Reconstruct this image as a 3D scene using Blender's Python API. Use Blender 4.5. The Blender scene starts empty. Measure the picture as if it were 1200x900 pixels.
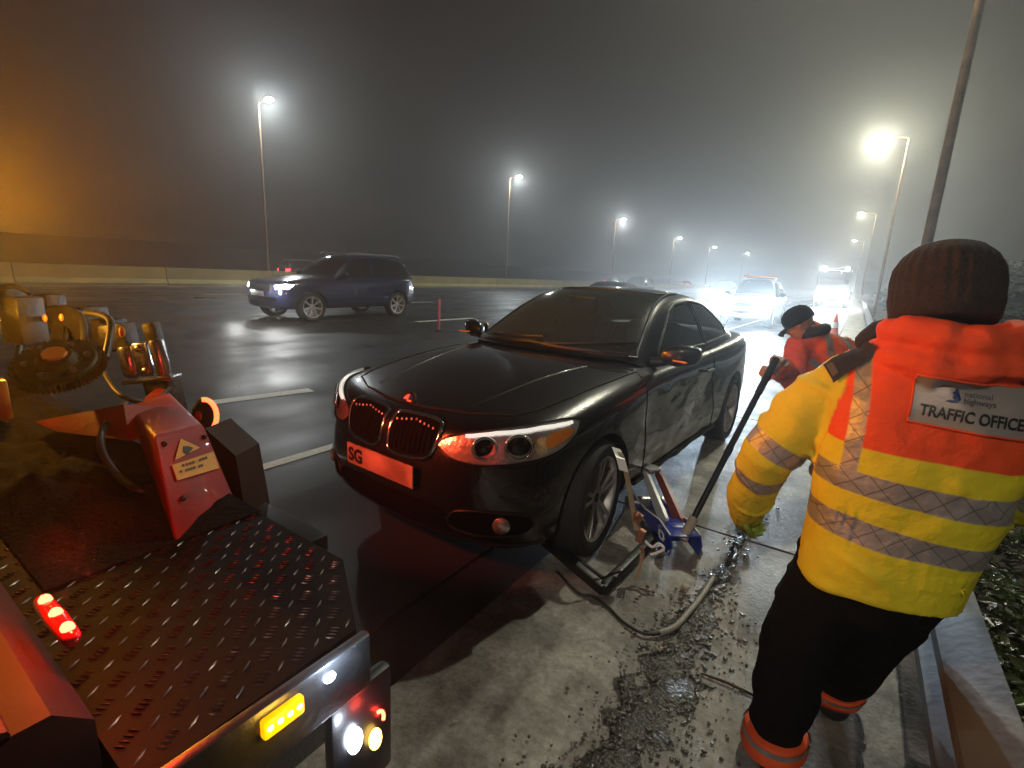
import bpy, bmesh, math, random
from mathutils import Vector, Matrix, noise
from mathutils.bvhtree import BVHTree

random.seed(7)
SC = bpy.context.scene
COL = SC.collection
PI = math.pi
R = math.radians

# ------------------------------------------------------------------ camera
YAW, PITCH, ROLL, FPX, EYE = R(34.06), R(12.523), R(2.761), 583.6, 1.5
_f = Vector((-math.sin(YAW) * math.cos(PITCH), math.cos(YAW) * math.cos(PITCH), -math.sin(PITCH)))
_r0 = Vector((math.cos(YAW), math.sin(YAW), 0))
_u0 = _r0.cross(_f)
_r = _r0 * math.cos(ROLL) + _u0 * math.sin(ROLL)
_u = -_r0 * math.sin(ROLL) + _u0 * math.cos(ROLL)
cam = bpy.data.cameras.new('camera')
cam.sensor_width = 36.0
cam.lens = 36.0 * FPX / 1200.0
cam.clip_start = 0.03
cam.clip_end = 2000
camo = bpy.data.objects.new('camera', cam)
camo.matrix_world = Matrix(((_r.x, _u.x, -_f.x, 0), (_r.y, _u.y, -_f.y, 0), (_r.z, _u.z, -_f.z, EYE), (0, 0, 0, 1)))
COL.objects.link(camo)
SC.camera = camo

# ------------------------------------------------------------------ world (night, mist), exposure
W = bpy.data.worlds.new('World')
SC.world = W
W.use_nodes = True
wn = W.node_tree
bg = wn.nodes['Background']
sky = wn.nodes.new('ShaderNodeTexSky')
sky.sky_type = 'NISHITA'
sky.sun_disc = False
sky.sun_elevation = R(-4)
sky.sun_rotation = R(140)
hs = wn.nodes.new('ShaderNodeMixRGB')
hs.inputs[0].default_value = 0.06
hs.inputs[1].default_value = (0.0100, 0.0052, 0.0036, 1)     # town glow on low cloud
wn.links.new(sky.outputs[0], hs.inputs[2])
wn.links.new(hs.outputs[0], bg.inputs[0])
bg.inputs[1].default_value = 1.0
SC.view_settings.view_transform = 'Standard'
SC.view_settings.look = 'None'
SC.view_settings.exposure = 0.0
SC.view_settings.gamma = 1.0
cy = SC.cycles
cy.max_bounces = 5
cy.diffuse_bounces = 2
cy.glossy_bounces = 3
cy.transmission_bounces = 4
cy.transparent_max_bounces = 12
cy.volume_bounces = 0
cy.caustics_reflective = False
cy.caustics_refractive = False
cy.sample_clamp_indirect = 3.0
cy.sample_clamp_direct = 0.0
cy.use_adaptive_sampling = True
cy.adaptive_threshold = 0.015
cy.use_denoising = True
try:
    cy.denoiser = 'OPENIMAGEDENOISE'
    cy.denoising_input_passes = 'RGB_ALBEDO_NORMAL'
except Exception:
    pass
HAZE = 0.0060


# ------------------------------------------------------------------ helpers
def at(px, py, Y):
    d = _r * ((px - 600) / FPX) - _u * ((py - 450) / FPX) + _f
    return Vector((0, 0, EYE)) + d * (Y / d.y)


def atx(px, py, X):
    d = _r * ((px - 600) / FPX) - _u * ((py - 450) / FPX) + _f
    return Vector((0, 0, EYE)) + d * (X / d.x)


def atz(px, py, z):
    d = _r * ((px - 600) / FPX) - _u * ((py - 450) / FPX) + _f
    return Vector((0, 0, EYE)) + d * ((z - EYE) / d.z)


def lerp(a, b, t):
    return a + (b - a) * t


def interp(tab, x):
    if x <= tab[0][0]:
        return tab[0][1]
    for (a, va), (b, vb) in zip(tab, tab[1:]):
        if x <= b:
            return lerp(va, vb, (x - a) / (b - a))
    return tab[-1][1]


def spl(pts, n=6, closed=False):
    pts = [Vector(p) for p in pts]
    out = []
    m = len(pts)
    rng = range(m) if closed else range(m - 1)
    for i in rng:
        p1, p2 = pts[i], pts[(i + 1) % m]
        p0 = pts[i - 1] if (i > 0 or closed) else p1
        p3 = pts[(i + 2) % m] if (i + 2 < m or closed) else p2
        for k in range(n):
            t = k / n
            out.append(0.5 * ((2 * p1) + (p2 - p0) * t + (2 * p0 - 5 * p1 + 4 * p2 - p3) * t * t + (3 * p1 - p0 - 3 * p2 + p3) * t ** 3))
    if not closed:
        out.append(pts[-1])
    return out


class MB:
    def __init__(s):
        s.v, s.f = [], []

    def add(s, verts, faces):
        o = len(s.v)
        s.v += [tuple(v) for v in verts]
        s.f += [tuple(i + o for i in f) for f in faces]
        return s

    def box(s, c, d, rot=None, bev=0.0):
        c = Vector(c)
        hx, hy, hz = d[0] / 2, d[1] / 2, d[2] / 2
        if bev:
            bm = bmesh.new()
            bmesh.ops.create_cube(bm, size=1)
            for v in bm.verts:
                v.co = Vector((v.co.x * d[0], v.co.y * d[1], v.co.z * d[2]))
            bmesh.ops.bevel(bm, geom=bm.edges[:], offset=bev, segments=2, affect='EDGES', profile=0.5)
            bm.verts.index_update()
            vs = [v.co.copy() for v in bm.verts]
            fs = [[v.index for v in f.verts] for f in bm.faces]
            bm.free()
        else:
            vs = [Vector((x, y, z)) for x in (-hx, hx) for y in (-hy, hy) for z in (-hz, hz)]
            fs = [(0, 1, 3, 2), (4, 6, 7, 5), (0, 4, 5, 1), (2, 3, 7, 6), (0, 2, 6, 4), (1, 5, 7, 3)]
        if rot is not None:
            vs = [rot @ v for v in vs]
        return s.add([v + c for v in vs], fs)

    def loft(s, rings, close=True, cap=True):
        n = len(rings[0])
        o = len(s.v)
        for r in rings:
            s.v += [tuple(p) for p in r]
        m = n if close else n - 1
        for i in range(len(rings) - 1):
            for j in range(m):
                a, b = o + i * n + j, o + i * n + (j + 1) % n
                s.f.append((a, b, b + n, a + n))
        if cap and close:
            s.f.append(tuple(o + j for j in range(n))[::-1])
            s.f.append(tuple(o + (len(rings) - 1) * n + j for j in range(n)))
        return s

    def tube(s, pts, r, n=8, cap=True, closed=False):
        pts = [Vector(p) for p in pts]
        rad = r if isinstance(r, (list, tuple)) else [r] * len(pts)
        rings = []
        prev = None
        for i, p in enumerate(pts):
            if closed:
                t = pts[(i + 1) % len(pts)] - pts[i - 1]
            else:
                t = pts[min(i + 1, len(pts) - 1)] - pts[max(i - 1, 0)]
            t = t.normalized() if t.length > 1e-9 else Vector((0, 0, 1))
            if prev is None:
                a = Vector((0, 0, 1)) if abs(t.z) < 0.9 else Vector((1, 0, 0))
                x = t.cross(a).normalized()
            else:
                x = (prev - t * prev.dot(t)).normalized()
            prev = x
            y = t.cross(x)
            rings.append([p + (x * math.cos(2 * PI * k / n) + y * math.sin(2 * PI * k / n)) * rad[i] for k in range(n)])
        if closed:
            rings.append(rings[0])
            return s.loft(rings, cap=False)
        return s.loft(rings, cap=cap)

    def capsule(s, pts, rad, n=14):
        """rounded tapered tube"""
        pts = [Vector(p) for p in pts]
        P, Q = [], []
        d0 = (pts[0] - pts[1]).normalized()
        d1 = (pts[-1] - pts[-2]).normalized()
        for a in (80, 60, 35):
            P.append(pts[0] + d0 * rad[0] * math.sin(R(a)))
            Q.append(rad[0] * math.cos(R(a)))
        P += pts
        Q += list(rad)
        for a in (35, 60, 80):
            P.append(pts[-1] + d1 * rad[-1] * math.sin(R(a)))
            Q.append(rad[-1] * math.cos(R(a)))
        return s.tube(P, Q, n)

    def ball(s, c, r, nu=18, nv=12, rot=None):
        c = Vector(c)
        if not isinstance(r, (tuple, list)):
            r = (r, r, r)
        rings = []
        for i in range(1, nv):
            a = PI * i / nv
            ring = []
            for k in range(nu):
                b = 2 * PI * k / nu
                p = Vector((r[0] * math.sin(a) * math.cos(b), r[1] * math.sin(a) * math.sin(b), -r[2] * math.cos(a)))
                ring.append(c + (rot @ p if rot is not None else p))
            rings.append(ring)
        return s.loft(rings)

    def lathe(s, prof, c=(0, 0, 0), axis='Y', n=40, close=False):
        """prof: list of (radius, along)"""
        c = Vector(c)
        rings = []
        for r, t in prof:
            ring = []
            for k in range(n):
                a = 2 * PI * k / n
                if axis == 'Y':
                    p = Vector((r * math.cos(a), t, r * math.sin(a)))
                elif axis == 'Z':
                    p = Vector((r * math.cos(a), r * math.sin(a), t))
                else:
                    p = Vector((t, r * math.cos(a), r * math.sin(a)))
                ring.append(c + p)
            rings.append(ring)
        if close:
            rings.append(rings[0])
        return s.loft(rings, cap=not close)

    def prism(s, poly, h, M=None):
        """poly 2d ccw, extruded h along local z, by matrix M"""
        n = len(poly)
        vs = [Vector((p[0], p[1], 0)) for p in poly] + [Vector((p[0], p[1], h)) for p in poly]
        if M is not None:
            vs = [M @ v for v in vs]
        fs = [tuple(range(n))[::-1], tuple(range(n, 2 * n))] + [(i, (i + 1) % n, n + (i + 1) % n, n + i) for i in range(n)]
        return s.add(vs, fs)

    def xform(s, M):
        s.v = [tuple(M @ Vector(v)) for v in s.v]
        return s

    def mesh(s, name):
        me = bpy.data.meshes.new(name)
        me.from_pydata(s.v, [], s.f)
        bm = bmesh.new()
        bm.from_mesh(me)
        bmesh.ops.recalc_face_normals(bm, faces=bm.faces[:])
        bm.to_mesh(me)
        bm.free()
        return me

    def build(s, name, mat, parent=None, ang=35):
        me = s.mesh(name)
        return link(name, me, mat, parent, ang)


def link(name, me, mat, parent=None, ang=35):
    o = bpy.data.objects.new(name, me)
    COL.objects.link(o)
    if mat is not None:
        if isinstance(mat, (list, tuple)):
            for m in mat:
                me.materials.append(m)
        else:
            me.materials.append(mat)
    if ang:
        me.shade_smooth()
        if ang < 179:
            me.set_sharp_from_angle(angle=R(ang))
    if parent is not None:
        o.parent = parent
    return o


def tag(o, label=None, cat=None, group=None, kind=None):
    if label:
        o['label'] = label
    if cat:
        o['category'] = cat
    if group:
        o['group'] = group
    if kind:
        o['kind'] = kind
    return o


def empty(name, loc, label, cat, rz=0, group=None):
    o = bpy.data.objects.new(name, None)
    o.location = loc
    o.rotation_euler = (0, 0, rz)
    o.empty_display_size = 0.2
    COL.objects.link(o)
    return tag(o, label, cat, group)


def copy_tree(o, parent=None):
    c = o.copy()
    COL.objects.link(c)
    c.parent = parent
    for ch in list(o.children):
        copy_tree(ch, c)
    return c


def evaluated(o):
    dg = bpy.context.evaluated_depsgraph_get()
    dg.update()
    return bpy.data.meshes.new_from_object(o.evaluated_get(dg), depsgraph=dg)


def with_mods(me, setup):
    o = bpy.data.objects.new('tmp', me)
    COL.objects.link(o)
    setup(o)
    out = evaluated(o)
    bpy.data.objects.remove(o)
    return out


def remesh(me, vox, smooth=4, fac=0.5):
    def st(o):
        m = o.modifiers.new('r', 'REMESH')
        m.mode = 'VOXEL'
        m.voxel_size = vox
        if smooth:
            k = o.modifiers.new('s', 'SMOOTH')
            k.factor = fac
            k.iterations = smooth
    return with_mods(me, st)


def bvh_of(me):
    return BVHTree.FromPolygons([v.co.copy() for v in me.vertices], [tuple(p.vertices) for p in me.polygons])


def light(name, kind, loc, power, col, parent=None, size=0.1, target=None, spot=None, blend=0.5):
    l = bpy.data.lights.new(name, kind)
    l.energy = power
    l.color = col
    if kind in ('POINT', 'SPOT'):
        l.shadow_soft_size = size
    if kind == 'SPOT':
        l.spot_size = R(spot)
        l.spot_blend = blend
    o = bpy.data.objects.new(name, l)
    COL.objects.link(o)
    o.location = loc
    if target is not None:
        d = Vector(target) - Vector(loc)
        o.rotation_euler = d.to_track_quat('-Z', 'Y').to_euler()
    if parent is not None:
        o.parent = parent
    return o


# ------------------------------------------------------------------ materials
def mat(name, col, rough=0.5, metal=0.0, bump=0.0, bscale=60, var=0.0, vscale=6, coat=0.0, spec=0.5, emit=None, estr=0.0, col2=None, detail=6, coat_rough=0.03):
    m = bpy.data.materials.new(name)
    m.use_nodes = True
    nt = m.node_tree
    b = nt.nodes['Principled BSDF']
    b.inputs['Base Color'].default_value = (*col, 1)
    b.inputs['Roughness'].default_value = rough
    b.inputs['Metallic'].default_value = metal
    b.inputs['Coat Weight'].default_value = coat
    b.inputs['Coat Roughness'].default_value = coat_rough
    b.inputs['Specular IOR Level'].default_value = spec
    if emit:
        b.inputs['Emission Color'].default_value = (*emit, 1)
        b.inputs['Emission Strength'].default_value = estr
    tc = nt.nodes.new('ShaderNodeTexCoord')
    if var:
        n = nt.nodes.new('ShaderNodeTexNoise')
        n.inputs['Scale'].default_value = vscale
        n.inputs['Detail'].default_value = detail
        nt.links.new(tc.outputs['Object'], n.inputs['Vector'])
        r = nt.nodes.new('ShaderNodeValToRGB')
        c2 = col2 or tuple(c * (1 - var) for c in col)
        r.color_ramp.elements[0].position = 0.35
        r.color_ramp.elements[1].position = 0.68
        r.color_ramp.elements[0].color = (*c2, 1)
        r.color_ramp.elements[1].color = (*col, 1)
        nt.links.new(n.outputs['Fac'], r.inputs['Fac'])
        nt.links.new(r.outputs['Color'], b.inputs['Base Color'])
        mr = nt.nodes.new('ShaderNodeMapRange')
        mr.inputs['To Min'].default_value = max(0.02, rough - 0.12)
        mr.inputs['To Max'].default_value = min(1, rough + 0.15)
        nt.links.new(n.outputs['Fac'], mr.inputs['Value'])
        nt.links.new(mr.outputs['Result'], b.inputs['Roughness'])
    if bump:
        n2 = nt.nodes.new('ShaderNodeTexNoise')
        n2.inputs['Scale'].default_value = bscale
        n2.inputs['Detail'].default_value = 5
        nt.links.new(tc.outputs['Object'], n2.inputs['Vector'])
        bp = nt.nodes.new('ShaderNodeBump')
        bp.inputs['Strength'].default_value = bump
        bp.inputs['Distance'].default_value = 0.01
        nt.links.new(n2.outputs['Fac'], bp.inputs['Height'])
        nt.links.new(bp.outputs['Normal'], b.inputs['Normal'])
    return m


def emat(name, col, s):
    m = bpy.data.materials.new(name)
    m.use_nodes = True
    b = m.node_tree.nodes['Principled BSDF']
    b.inputs['Base Color'].default_value = (*[c * 0.6 for c in col], 1)
    b.inputs['Roughness'].default_value = 0.3
    b.inputs['Emission Color'].default_value = (*col, 1)
    b.inputs['Emission Strength'].default_value = s
    return m


def glassmat(name, tint, mixf, base=(0.10, 0.115, 0.112), blend=0.35):
    m = bpy.data.materials.new(name)
    m.use_nodes = True
    nt = m.node_tree
    out = nt.nodes['Material Output']
    b = nt.nodes['Principled BSDF']
    b.inputs['Base Color'].default_value = (*base, 1)
    b.inputs['Roughness'].default_value = 0.09
    b.inputs['Specular IOR Level'].default_value = 0.8
    tc = nt.nodes.new('ShaderNodeTexCoord')
    n2 = nt.nodes.new('ShaderNodeTexNoise')                 # mist film and droplets
    n2.inputs['Scale'].default_value = 9
    n2.inputs['Detail'].default_value = 8
    nt.links.new(tc.outputs['Object'], n2.inputs['Vector'])
    mr = nt.nodes.new('ShaderNodeMapRange')
    mr.inputs['To Min'].default_value = 0.03
    mr.inputs['To Max'].default_value = 0.28
    nt.links.new(n2.outputs['Fac'], mr.inputs['Value'])
    nt.links.new(mr.outputs['Result'], b.inputs['Roughness'])
    t = nt.nodes.new('ShaderNodeBsdfTransparent')
    t.inputs[0].default_value = (*tint, 1)
    fr = nt.nodes.new('ShaderNodeLayerWeight')
    fr.inputs['Blend'].default_value = blend
    mr2 = nt.nodes.new('ShaderNodeMapRange')
    mr2.inputs['To Min'].default_value = mixf
    mr2.inputs['To Max'].default_value = 1.0
    nt.links.new(fr.outputs['Fresnel'], mr2.inputs['Value'])
    mx = nt.nodes.new('ShaderNodeMixShader')
    nt.links.new(mr2.outputs['Result'], mx.inputs[0])
    nt.links.new(t.outputs[0], mx.inputs[1])
    nt.links.new(b.outputs[0], mx.inputs[2])
    nt.links.new(mx.outputs[0], out.inputs['Surface'])
    return m


M = {}
M['paint'] = mat('black_car_paint', (0.005, 0.005, 0.006), 0.32, 0.0, 0.08, 420, coat=0.7, spec=0.3, coat_rough=0.05)
M['rubber'] = mat('rubber', (0.012, 0.012, 0.012), 0.75, bump=0.3, bscale=120)
M['blackplastic'] = mat('black_plastic', (0.010, 0.010, 0.010), 0.42, bump=0.1, bscale=200)
M['void'] = mat('dark_cavity', (0.003, 0.003, 0.003), 0.9, spec=0.05)
M['chrome'] = mat('chrome', (0.75, 0.75, 0.76), 0.10, 1.0)
M['satin'] = mat('satin_metal', (0.55, 0.55, 0.56), 0.32, 1.0, 0.1, 90)
M['reflector'] = mat('lamp_reflector', (0.72, 0.70, 0.68), 0.24, 0.75, 0.35, 26)
M['alloy'] = mat('alloy_wheel', (0.55, 0.52, 0.50), 0.40, 0.4, 0.06, 60, var=0.3, vscale=14)
M['disc'] = mat('brake_disc', (0.30, 0.28, 0.26), 0.4, 0.9)
M['glass'] = glassmat('car_glass', (0.35, 0.38, 0.37), 0.20, (0.11, 0.145, 0.145))  # grey-green base puts the reflected mist into the glass colour
M['darkglass'] = mat('dark_glass', (0.006, 0.007, 0.008), 0.06, spec=0.8)
M['lens'] = glassmat('clear_lens', (0.95, 0.95, 0.95), 0.02, (0.0, 0.0, 0.0), 0.12)
M['plate'] = mat('plate_white', (0.34, 0.31, 0.28), 0.5, var=0.55, vscale=7, bump=0.1)
M['ink'] = mat('ink_black', (0.010, 0.010, 0.010), 0.5)
M['inkgrey'] = mat('ink_grey', (0.10, 0.085, 0.085), 0.6)
M['inkblue'] = mat('ink_blue', (0.012, 0.03, 0.16), 0.5)
M['white'] = mat('white_enamel', (0.8, 0.8, 0.8), 0.3)
M['blueenamel'] = mat('blue_enamel', (0.02, 0.10, 0.45), 0.3)
M['seat'] = mat('seat_cloth', (0.03, 0.028, 0.027), 0.8, bump=0.2)
M['red'] = mat('red_truck_paint', (0.40, 0.006, 0.003), 0.50, 0.0, 0.10, 60, var=0.45, vscale=9, coat=0.15, spec=0.35)
M['darkred'] = mat('dark_red_paint', (0.030, 0.004, 0.003), 0.62, 0.0, 0.06, 60, var=0.5, vscale=7, spec=0.3)
M['treadbar'] = mat('tread_bar', (0.06, 0.05, 0.042), 0.30, 0.6)
M['tread'] = mat('tread_plate', (0.004, 0.0035, 0.003), 0.60, 0.0, 0.12, 40, var=0.6, vscale=12, spec=0.12)
M['grease'] = mat('greasy_steel', (0.030, 0.023, 0.016), 0.50, 0.3, 0.4, 45, var=0.6, vscale=8)
M['steelblue'] = mat('bright_steel', (0.55, 0.57, 0.66), 0.24, 1.0, 0.15, 40)
M['truck'] = mat('truck_black_paint', (0.008, 0.007, 0.008), 0.45, 0.0, 0.06, 60, coat=0.2)
M['alustrip'] = mat('aluminium_edge', (0.10, 0.105, 0.115), 0.38, 0.8, 0.2, 50, var=0.3)
M['yellowsticker'] = mat('yellow_sticker', (0.75, 0.36, 0.05), 0.5, bump=0.1)
M['jackblue'] = mat('jack_blue_paint', (0.020, 0.045, 0.42), 0.30, 0.0, 0.08, 60, var=0.3, vscale=25, coat=0.5)
M['jackred'] = mat('jack_red_paint', (0.42, 0.10, 0.07), 0.4, 0.0, 0.1, 60, var=0.4, vscale=20)
M['strap'] = mat('tan_strap', (0.33, 0.25, 0.15), 0.85, bump=0.4, bscale=400)
M['copper'] = mat('rusty_ratchet', (0.50, 0.24, 0.16), 0.45, 0.6, 0.3, 70, var=0.4, vscale=30)
M['cloth_dark'] = mat('dark_trousers', (0.005, 0.0042, 0.0042), 0.9, bump=0.35, bscale=220, spec=0.15)
M['cloth_navy'] = mat('navy_cloth', (0.022, 0.020, 0.035), 0.8, bump=0.3, bscale=300)
M['beanie'] = mat('brown_black_knit', (0.040, 0.022, 0.016), 0.95, bump=0.8, bscale=130, var=0.5, vscale=40)
M['skin'] = mat('skin', (0.50, 0.27, 0.19), 0.5, bump=0.1, bscale=150, var=0.15, vscale=20)
M['glove'] = mat('glove', (0.22, 0.30, 0.03), 0.7, bump=0.3, bscale=200, var=0.5)
M['boot'] = mat('black_boot', (0.012, 0.011, 0.012), 0.42, bump=0.2, bscale=80)
M['orange'] = mat('orange_hivis', (0.85, 0.10, 0.02), 0.75, bump=0.15, bscale=350, var=0.2, vscale=12)
M['silver'] = mat('reflective_tape', (0.42, 0.40, 0.38), 0.38, 0.55, 0.3, 110, var=0.3, vscale=35)
M['patch'] = mat('grey_back_patch', (0.36, 0.33, 0.31), 0.45, 0.25, 0.1, 150, var=0.12, vscale=14)
M['galv'] = mat('galvanised_steel', (0.15, 0.145, 0.135), 0.55, 0.25, 0.15, 30, var=0.4, vscale=5)
M['pole'] = mat('lamp_column', (0.22, 0.115, 0.05), 0.5, 0.35, 0.2, 30, var=0.4, vscale=6)
M['barrier'] = mat('barrier_concrete', (0.52, 0.42, 0.16), 0.75, bump=0.3, bscale=8, var=0.25, vscale=0.8)
M['bark'] = mat('bark', (0.06, 0.045, 0.03), 0.9, bump=0.8, bscale=25)
M['leaf'] = mat('leaf', (0.075, 0.14, 0.025), 0.34, var=0.65, vscale=2.2, col2=(0.030, 0.028, 0.012))
M['farleaf'] = mat('far_leaf', (0.018, 0.020, 0.011), 0.9, var=0.5, vscale=0.5)
M['cone'] = mat('cone_orange', (0.80, 0.10, 0.02), 0.5)
M['conew'] = mat('cone_white', (0.8, 0.8, 0.8), 0.4)
M['pinkpost'] = mat('pinkish_red_post', (0.62, 0.06, 0.10), 0.4)
M['hose'] = mat('grey_hose', (0.42, 0.39, 0.34), 0.5, bump=0.2, bscale=90, var=0.3, vscale=18)
M['cable'] = mat('black_cable', (0.012, 0.012, 0.012), 0.5)
M['twig'] = mat('twig', (0.06, 0.04, 0.025), 0.8, bump=0.5)
M['litter'] = mat('litter', (0.5, 0.42, 0.33), 0.5, var=0.3, vscale=30)
M['navyblue'] = mat('dark_blue_paint', (0.010, 0.015, 0.055), 0.22, 0.0, 0.0, coat=1.0)
M['greycar'] = mat('charcoal_paint', (0.020, 0.021, 0.024), 0.25, 0.0, 0.0, coat=1.0)
M['whitecar'] = mat('white_paint', (0.55, 0.55, 0.56), 0.28, 0.0, 0.0, coat=1.0)
M['limeband'] = mat('lime_band', (0.55, 0.80, 0.03), 0.4)
M['seam'] = mat('panel_gap', (0.003, 0.003, 0.003), 0.9)
M['amberlens'] = mat('amber_lens', (0.85, 0.27, 0.04), 0.15, coat=1.0)
M['redlens'] = mat('red_lens', (0.45, 0.01, 0.01), 0.15, coat=1.0)
M['e_white'] = emat('lit_white_lens', (1.0, 0.98, 0.94), 60)
M['e_street'] = emat('street_lamp_lens', (0.93, 1.0, 0.96), 130)
M['e_streetw'] = emat('warm_street_lamp_lens', (1.0, 0.98, 0.62), 130)
M['e_head'] = emat('lit_headlamp', (0.82, 0.92, 1.0), 160)
M['e_tail'] = emat('lit_tail_lamp', (1.0, 0.03, 0.04), 9)
M['e_drl'] = emat('running_light', (1.0, 0.93, 0.82), 0.9)
M['e_red'] = emat('lit_red_led', (1.0, 0.045, 0.02), 22)
M['e_redarc'] = emat('lit_red_lamp', (1.0, 0.10, 0.03), 5)
M['e_amber'] = emat('lit_amber_led', (1.0, 0.42, 0.0), 1.3)
M['e_amberhot'] = emat('lit_amber_core', (1.0, 0.62, 0.10), 9)
M['e_blue'] = emat('cold_white_led', (0.75, 0.85, 1.0), 30)


def road_material():
    m = bpy.data.materials.new('wet_asphalt')
    m.use_nodes = True
    nt = m.node_tree
    b = nt.nodes['Principled BSDF']
    g = nt.nodes.new('ShaderNodeNewGeometry')

    def noi(s, d=6, map_=None):
        n = nt.nodes.new('ShaderNodeTexNoise')
        n.inputs['Scale'].default_value = s
        n.inputs['Detail'].default_value = d
        if map_:
            mp = nt.nodes.new('ShaderNodeMapping')
            mp.inputs['Scale'].default_value = map_
            nt.links.new(g.outputs['Position'], mp.inputs['Vector'])
            nt.links.new(mp.outputs[0], n.inputs['Vector'])
        else:
            nt.links.new(g.outputs['Position'], n.inputs['Vector'])
        return n
    fine = noi(140, 3)
    tracks = noi(1.0, 4, (0.9, 0.05, 1))
    blot = noi(0.9, 8)
    mixn = nt.nodes.new('ShaderNodeMath')
    mixn.operation = 'MULTIPLY_ADD'
    mixn.inputs[1].default_value = 0.55
    nt.links.new(tracks.outputs['Fac'], mixn.inputs[0])
    s2 = nt.nodes.new('ShaderNodeMath')
    s2.operation = 'MULTIPLY'
    s2.inputs[1].default_value = 0.45
    nt.links.new(blot.outputs['Fac'], s2.inputs[0])
    nt.links.new(s2.outputs[0], mixn.inputs[2])
    mr = nt.nodes.new('ShaderNodeMapRange')
    mr.inputs['From Min'].default_value = 0.38
    mr.inputs['From Max'].default_value = 0.62
    mr.inputs['To Min'].default_value = 0.27
    mr.inputs['To Max'].default_value = 0.58
    b.inputs['Specular IOR Level'].default_value = 0.36
    nt.links.new(mixn.outputs[0], mr.inputs['Value'])
    nt.links.new(mr.outputs[0], b.inputs['Roughness'])
    cr = nt.nodes.new('ShaderNodeValToRGB')
    cr.color_ramp.elements[0].position = 0.30
    cr.color_ramp.elements[0].color = (0.016, 0.0155, 0.016, 1)
    cr.color_ramp.elements[1].position = 0.72
    cr.color_ramp.elements[1].color = (0.046, 0.044, 0.043, 1)
    nt.links.new(fine.outputs['Fac'], cr.inputs['Fac'])
    nt.links.new(cr.outputs['Color'], b.inputs['Base Color'])
    bp = nt.nodes.new('ShaderNodeBump')
    bp.inputs['Strength'].default_value = 0.32
    bp.inputs['Distance'].default_value = 0.006
    nt.links.new(fine.outputs['Fac'], bp.inputs['Height'])
    nt.links.new(bp.outputs[0], b.inputs['Normal'])
    return m


def slab_material():
    m = bpy.data.materials.new('stained_patchlit_concrete')
    m.use_nodes = True
    nt = m.node_tree
    b = nt.nodes['Principled BSDF']
    g = nt.nodes.new('ShaderNodeNewGeometry')

    def noi(s, d=8, rough=0.6):
        n = nt.nodes.new('ShaderNodeTexNoise')
        n.inputs['Scale'].default_value = s
        n.inputs['Detail'].default_value = d
        n.inputs['Roughness'].default_value = rough
        nt.links.new(g.outputs['Position'], n.inputs['Vector'])
        return n

    def ramp(n, a, ca, c, cb):
        r = nt.nodes.new('ShaderNodeValToRGB')
        r.color_ramp.elements[0].position = a
        r.color_ramp.elements[0].color = (*ca, 1)
        r.color_ramp.elements[1].position = c
        r.color_ramp.elements[1].color = (*cb, 1)
        nt.links.new(n.outputs['Fac'], r.inputs['Fac'])
        return r

    def mul(a, b_):
        mx = nt.nodes.new('ShaderNodeMixRGB')
        mx.blend_type = 'MULTIPLY'
        mx.inputs[0].default_value = 1
        nt.links.new(a, mx.inputs[1])
        nt.links.new(b_, mx.inputs[2])
        return mx.outputs[0]
    base = ramp(noi(2.3), 0.34, (0.11, 0.10, 0.085), 0.62, (0.46, 0.435, 0.395))  # wide contrast paints broken lit and dark patches into the concrete
    fine = ramp(noi(45, 4), 0.28, (0.62, 0.6, 0.58), 0.62, (1, 1, 1))
    stains = ramp(noi(3.6, 9, 0.72), 0.36, (0.42, 0.39, 0.34), 0.56, (1, 1, 1))
    specks = ramp(noi(23, 3, 0.5), 0.235, (0.35, 0.31, 0.27), 0.30, (1, 1, 1))
    c = mul(mul(mul(base.outputs[0], fine.outputs[0]), stains.outputs[0]), specks.outputs[0])
    nt.links.new(c, b.inputs['Base Color'])
    mr = nt.nodes.new('ShaderNodeMapRange')
    mr.inputs['To Min'].default_value = 0.25
    mr.inputs['To Max'].default_value = 0.75
    nt.links.new(noi(3.1).outputs['Fac'], mr.inputs['Value'])
    nt.links.new(mr.outputs[0], b.inputs['Roughness'])
    bp = nt.nodes.new('ShaderNodeBump')
    bp.inputs['Strength'].default_value = 0.5
    bp.inputs['Distance'].default_value = 0.008
    nt.links.new(noi(60, 6).outputs['Fac'], bp.inputs['Height'])
    nt.links.new(bp.outputs[0], b.inputs['Normal'])
    return m


M['road'] = road_material()
M['slab'] = slab_material()
M['marking'] = mat('road_marking_paint', (0.84, 0.83, 0.80), 0.6, bump=0.4, bscale=120, var=0.2, vscale=25)
M['soil'] = mat('dark_soil', (0.050, 0.042, 0.028), 0.8, bump=0.8, bscale=12, var=0.6, vscale=3)
M['mud'] = mat('wet_mud', (0.075, 0.065, 0.052), 0.30, bump=1.0, bscale=75, var=0.85, vscale=38)
M['grit'] = mat('wet_grit', (0.10, 0.09, 0.075), 0.18, bump=0.5, bscale=90, var=0.6, vscale=20)
M['seamline'] = mat('tar_seam', (0.010, 0.010, 0.010), 0.25)


# ================================================================== SETTING
def bend(Y):
    return -0.00016 * max(0, Y - 25) ** 2


def strip(name, xs, ys, z, mt, kind='structure'):
    """a ribbon between X=xs[0] and xs[1] following the road's bend"""
    mb = MB()
    vs, fs = [], []
    for y in ys:
        c = bend(y)
        vs += [(xs[0] + c, y, z), (xs[1] + c, y, z)]
    for i in range(len(ys) - 1):
        fs.append((2 * i, 2 * i + 1, 2 * i + 3, 2 * i + 2))
    mb.add(vs, fs)
    o = mb.build(name, mt, ang=0)
    tag(o, kind=kind)
    return o


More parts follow.
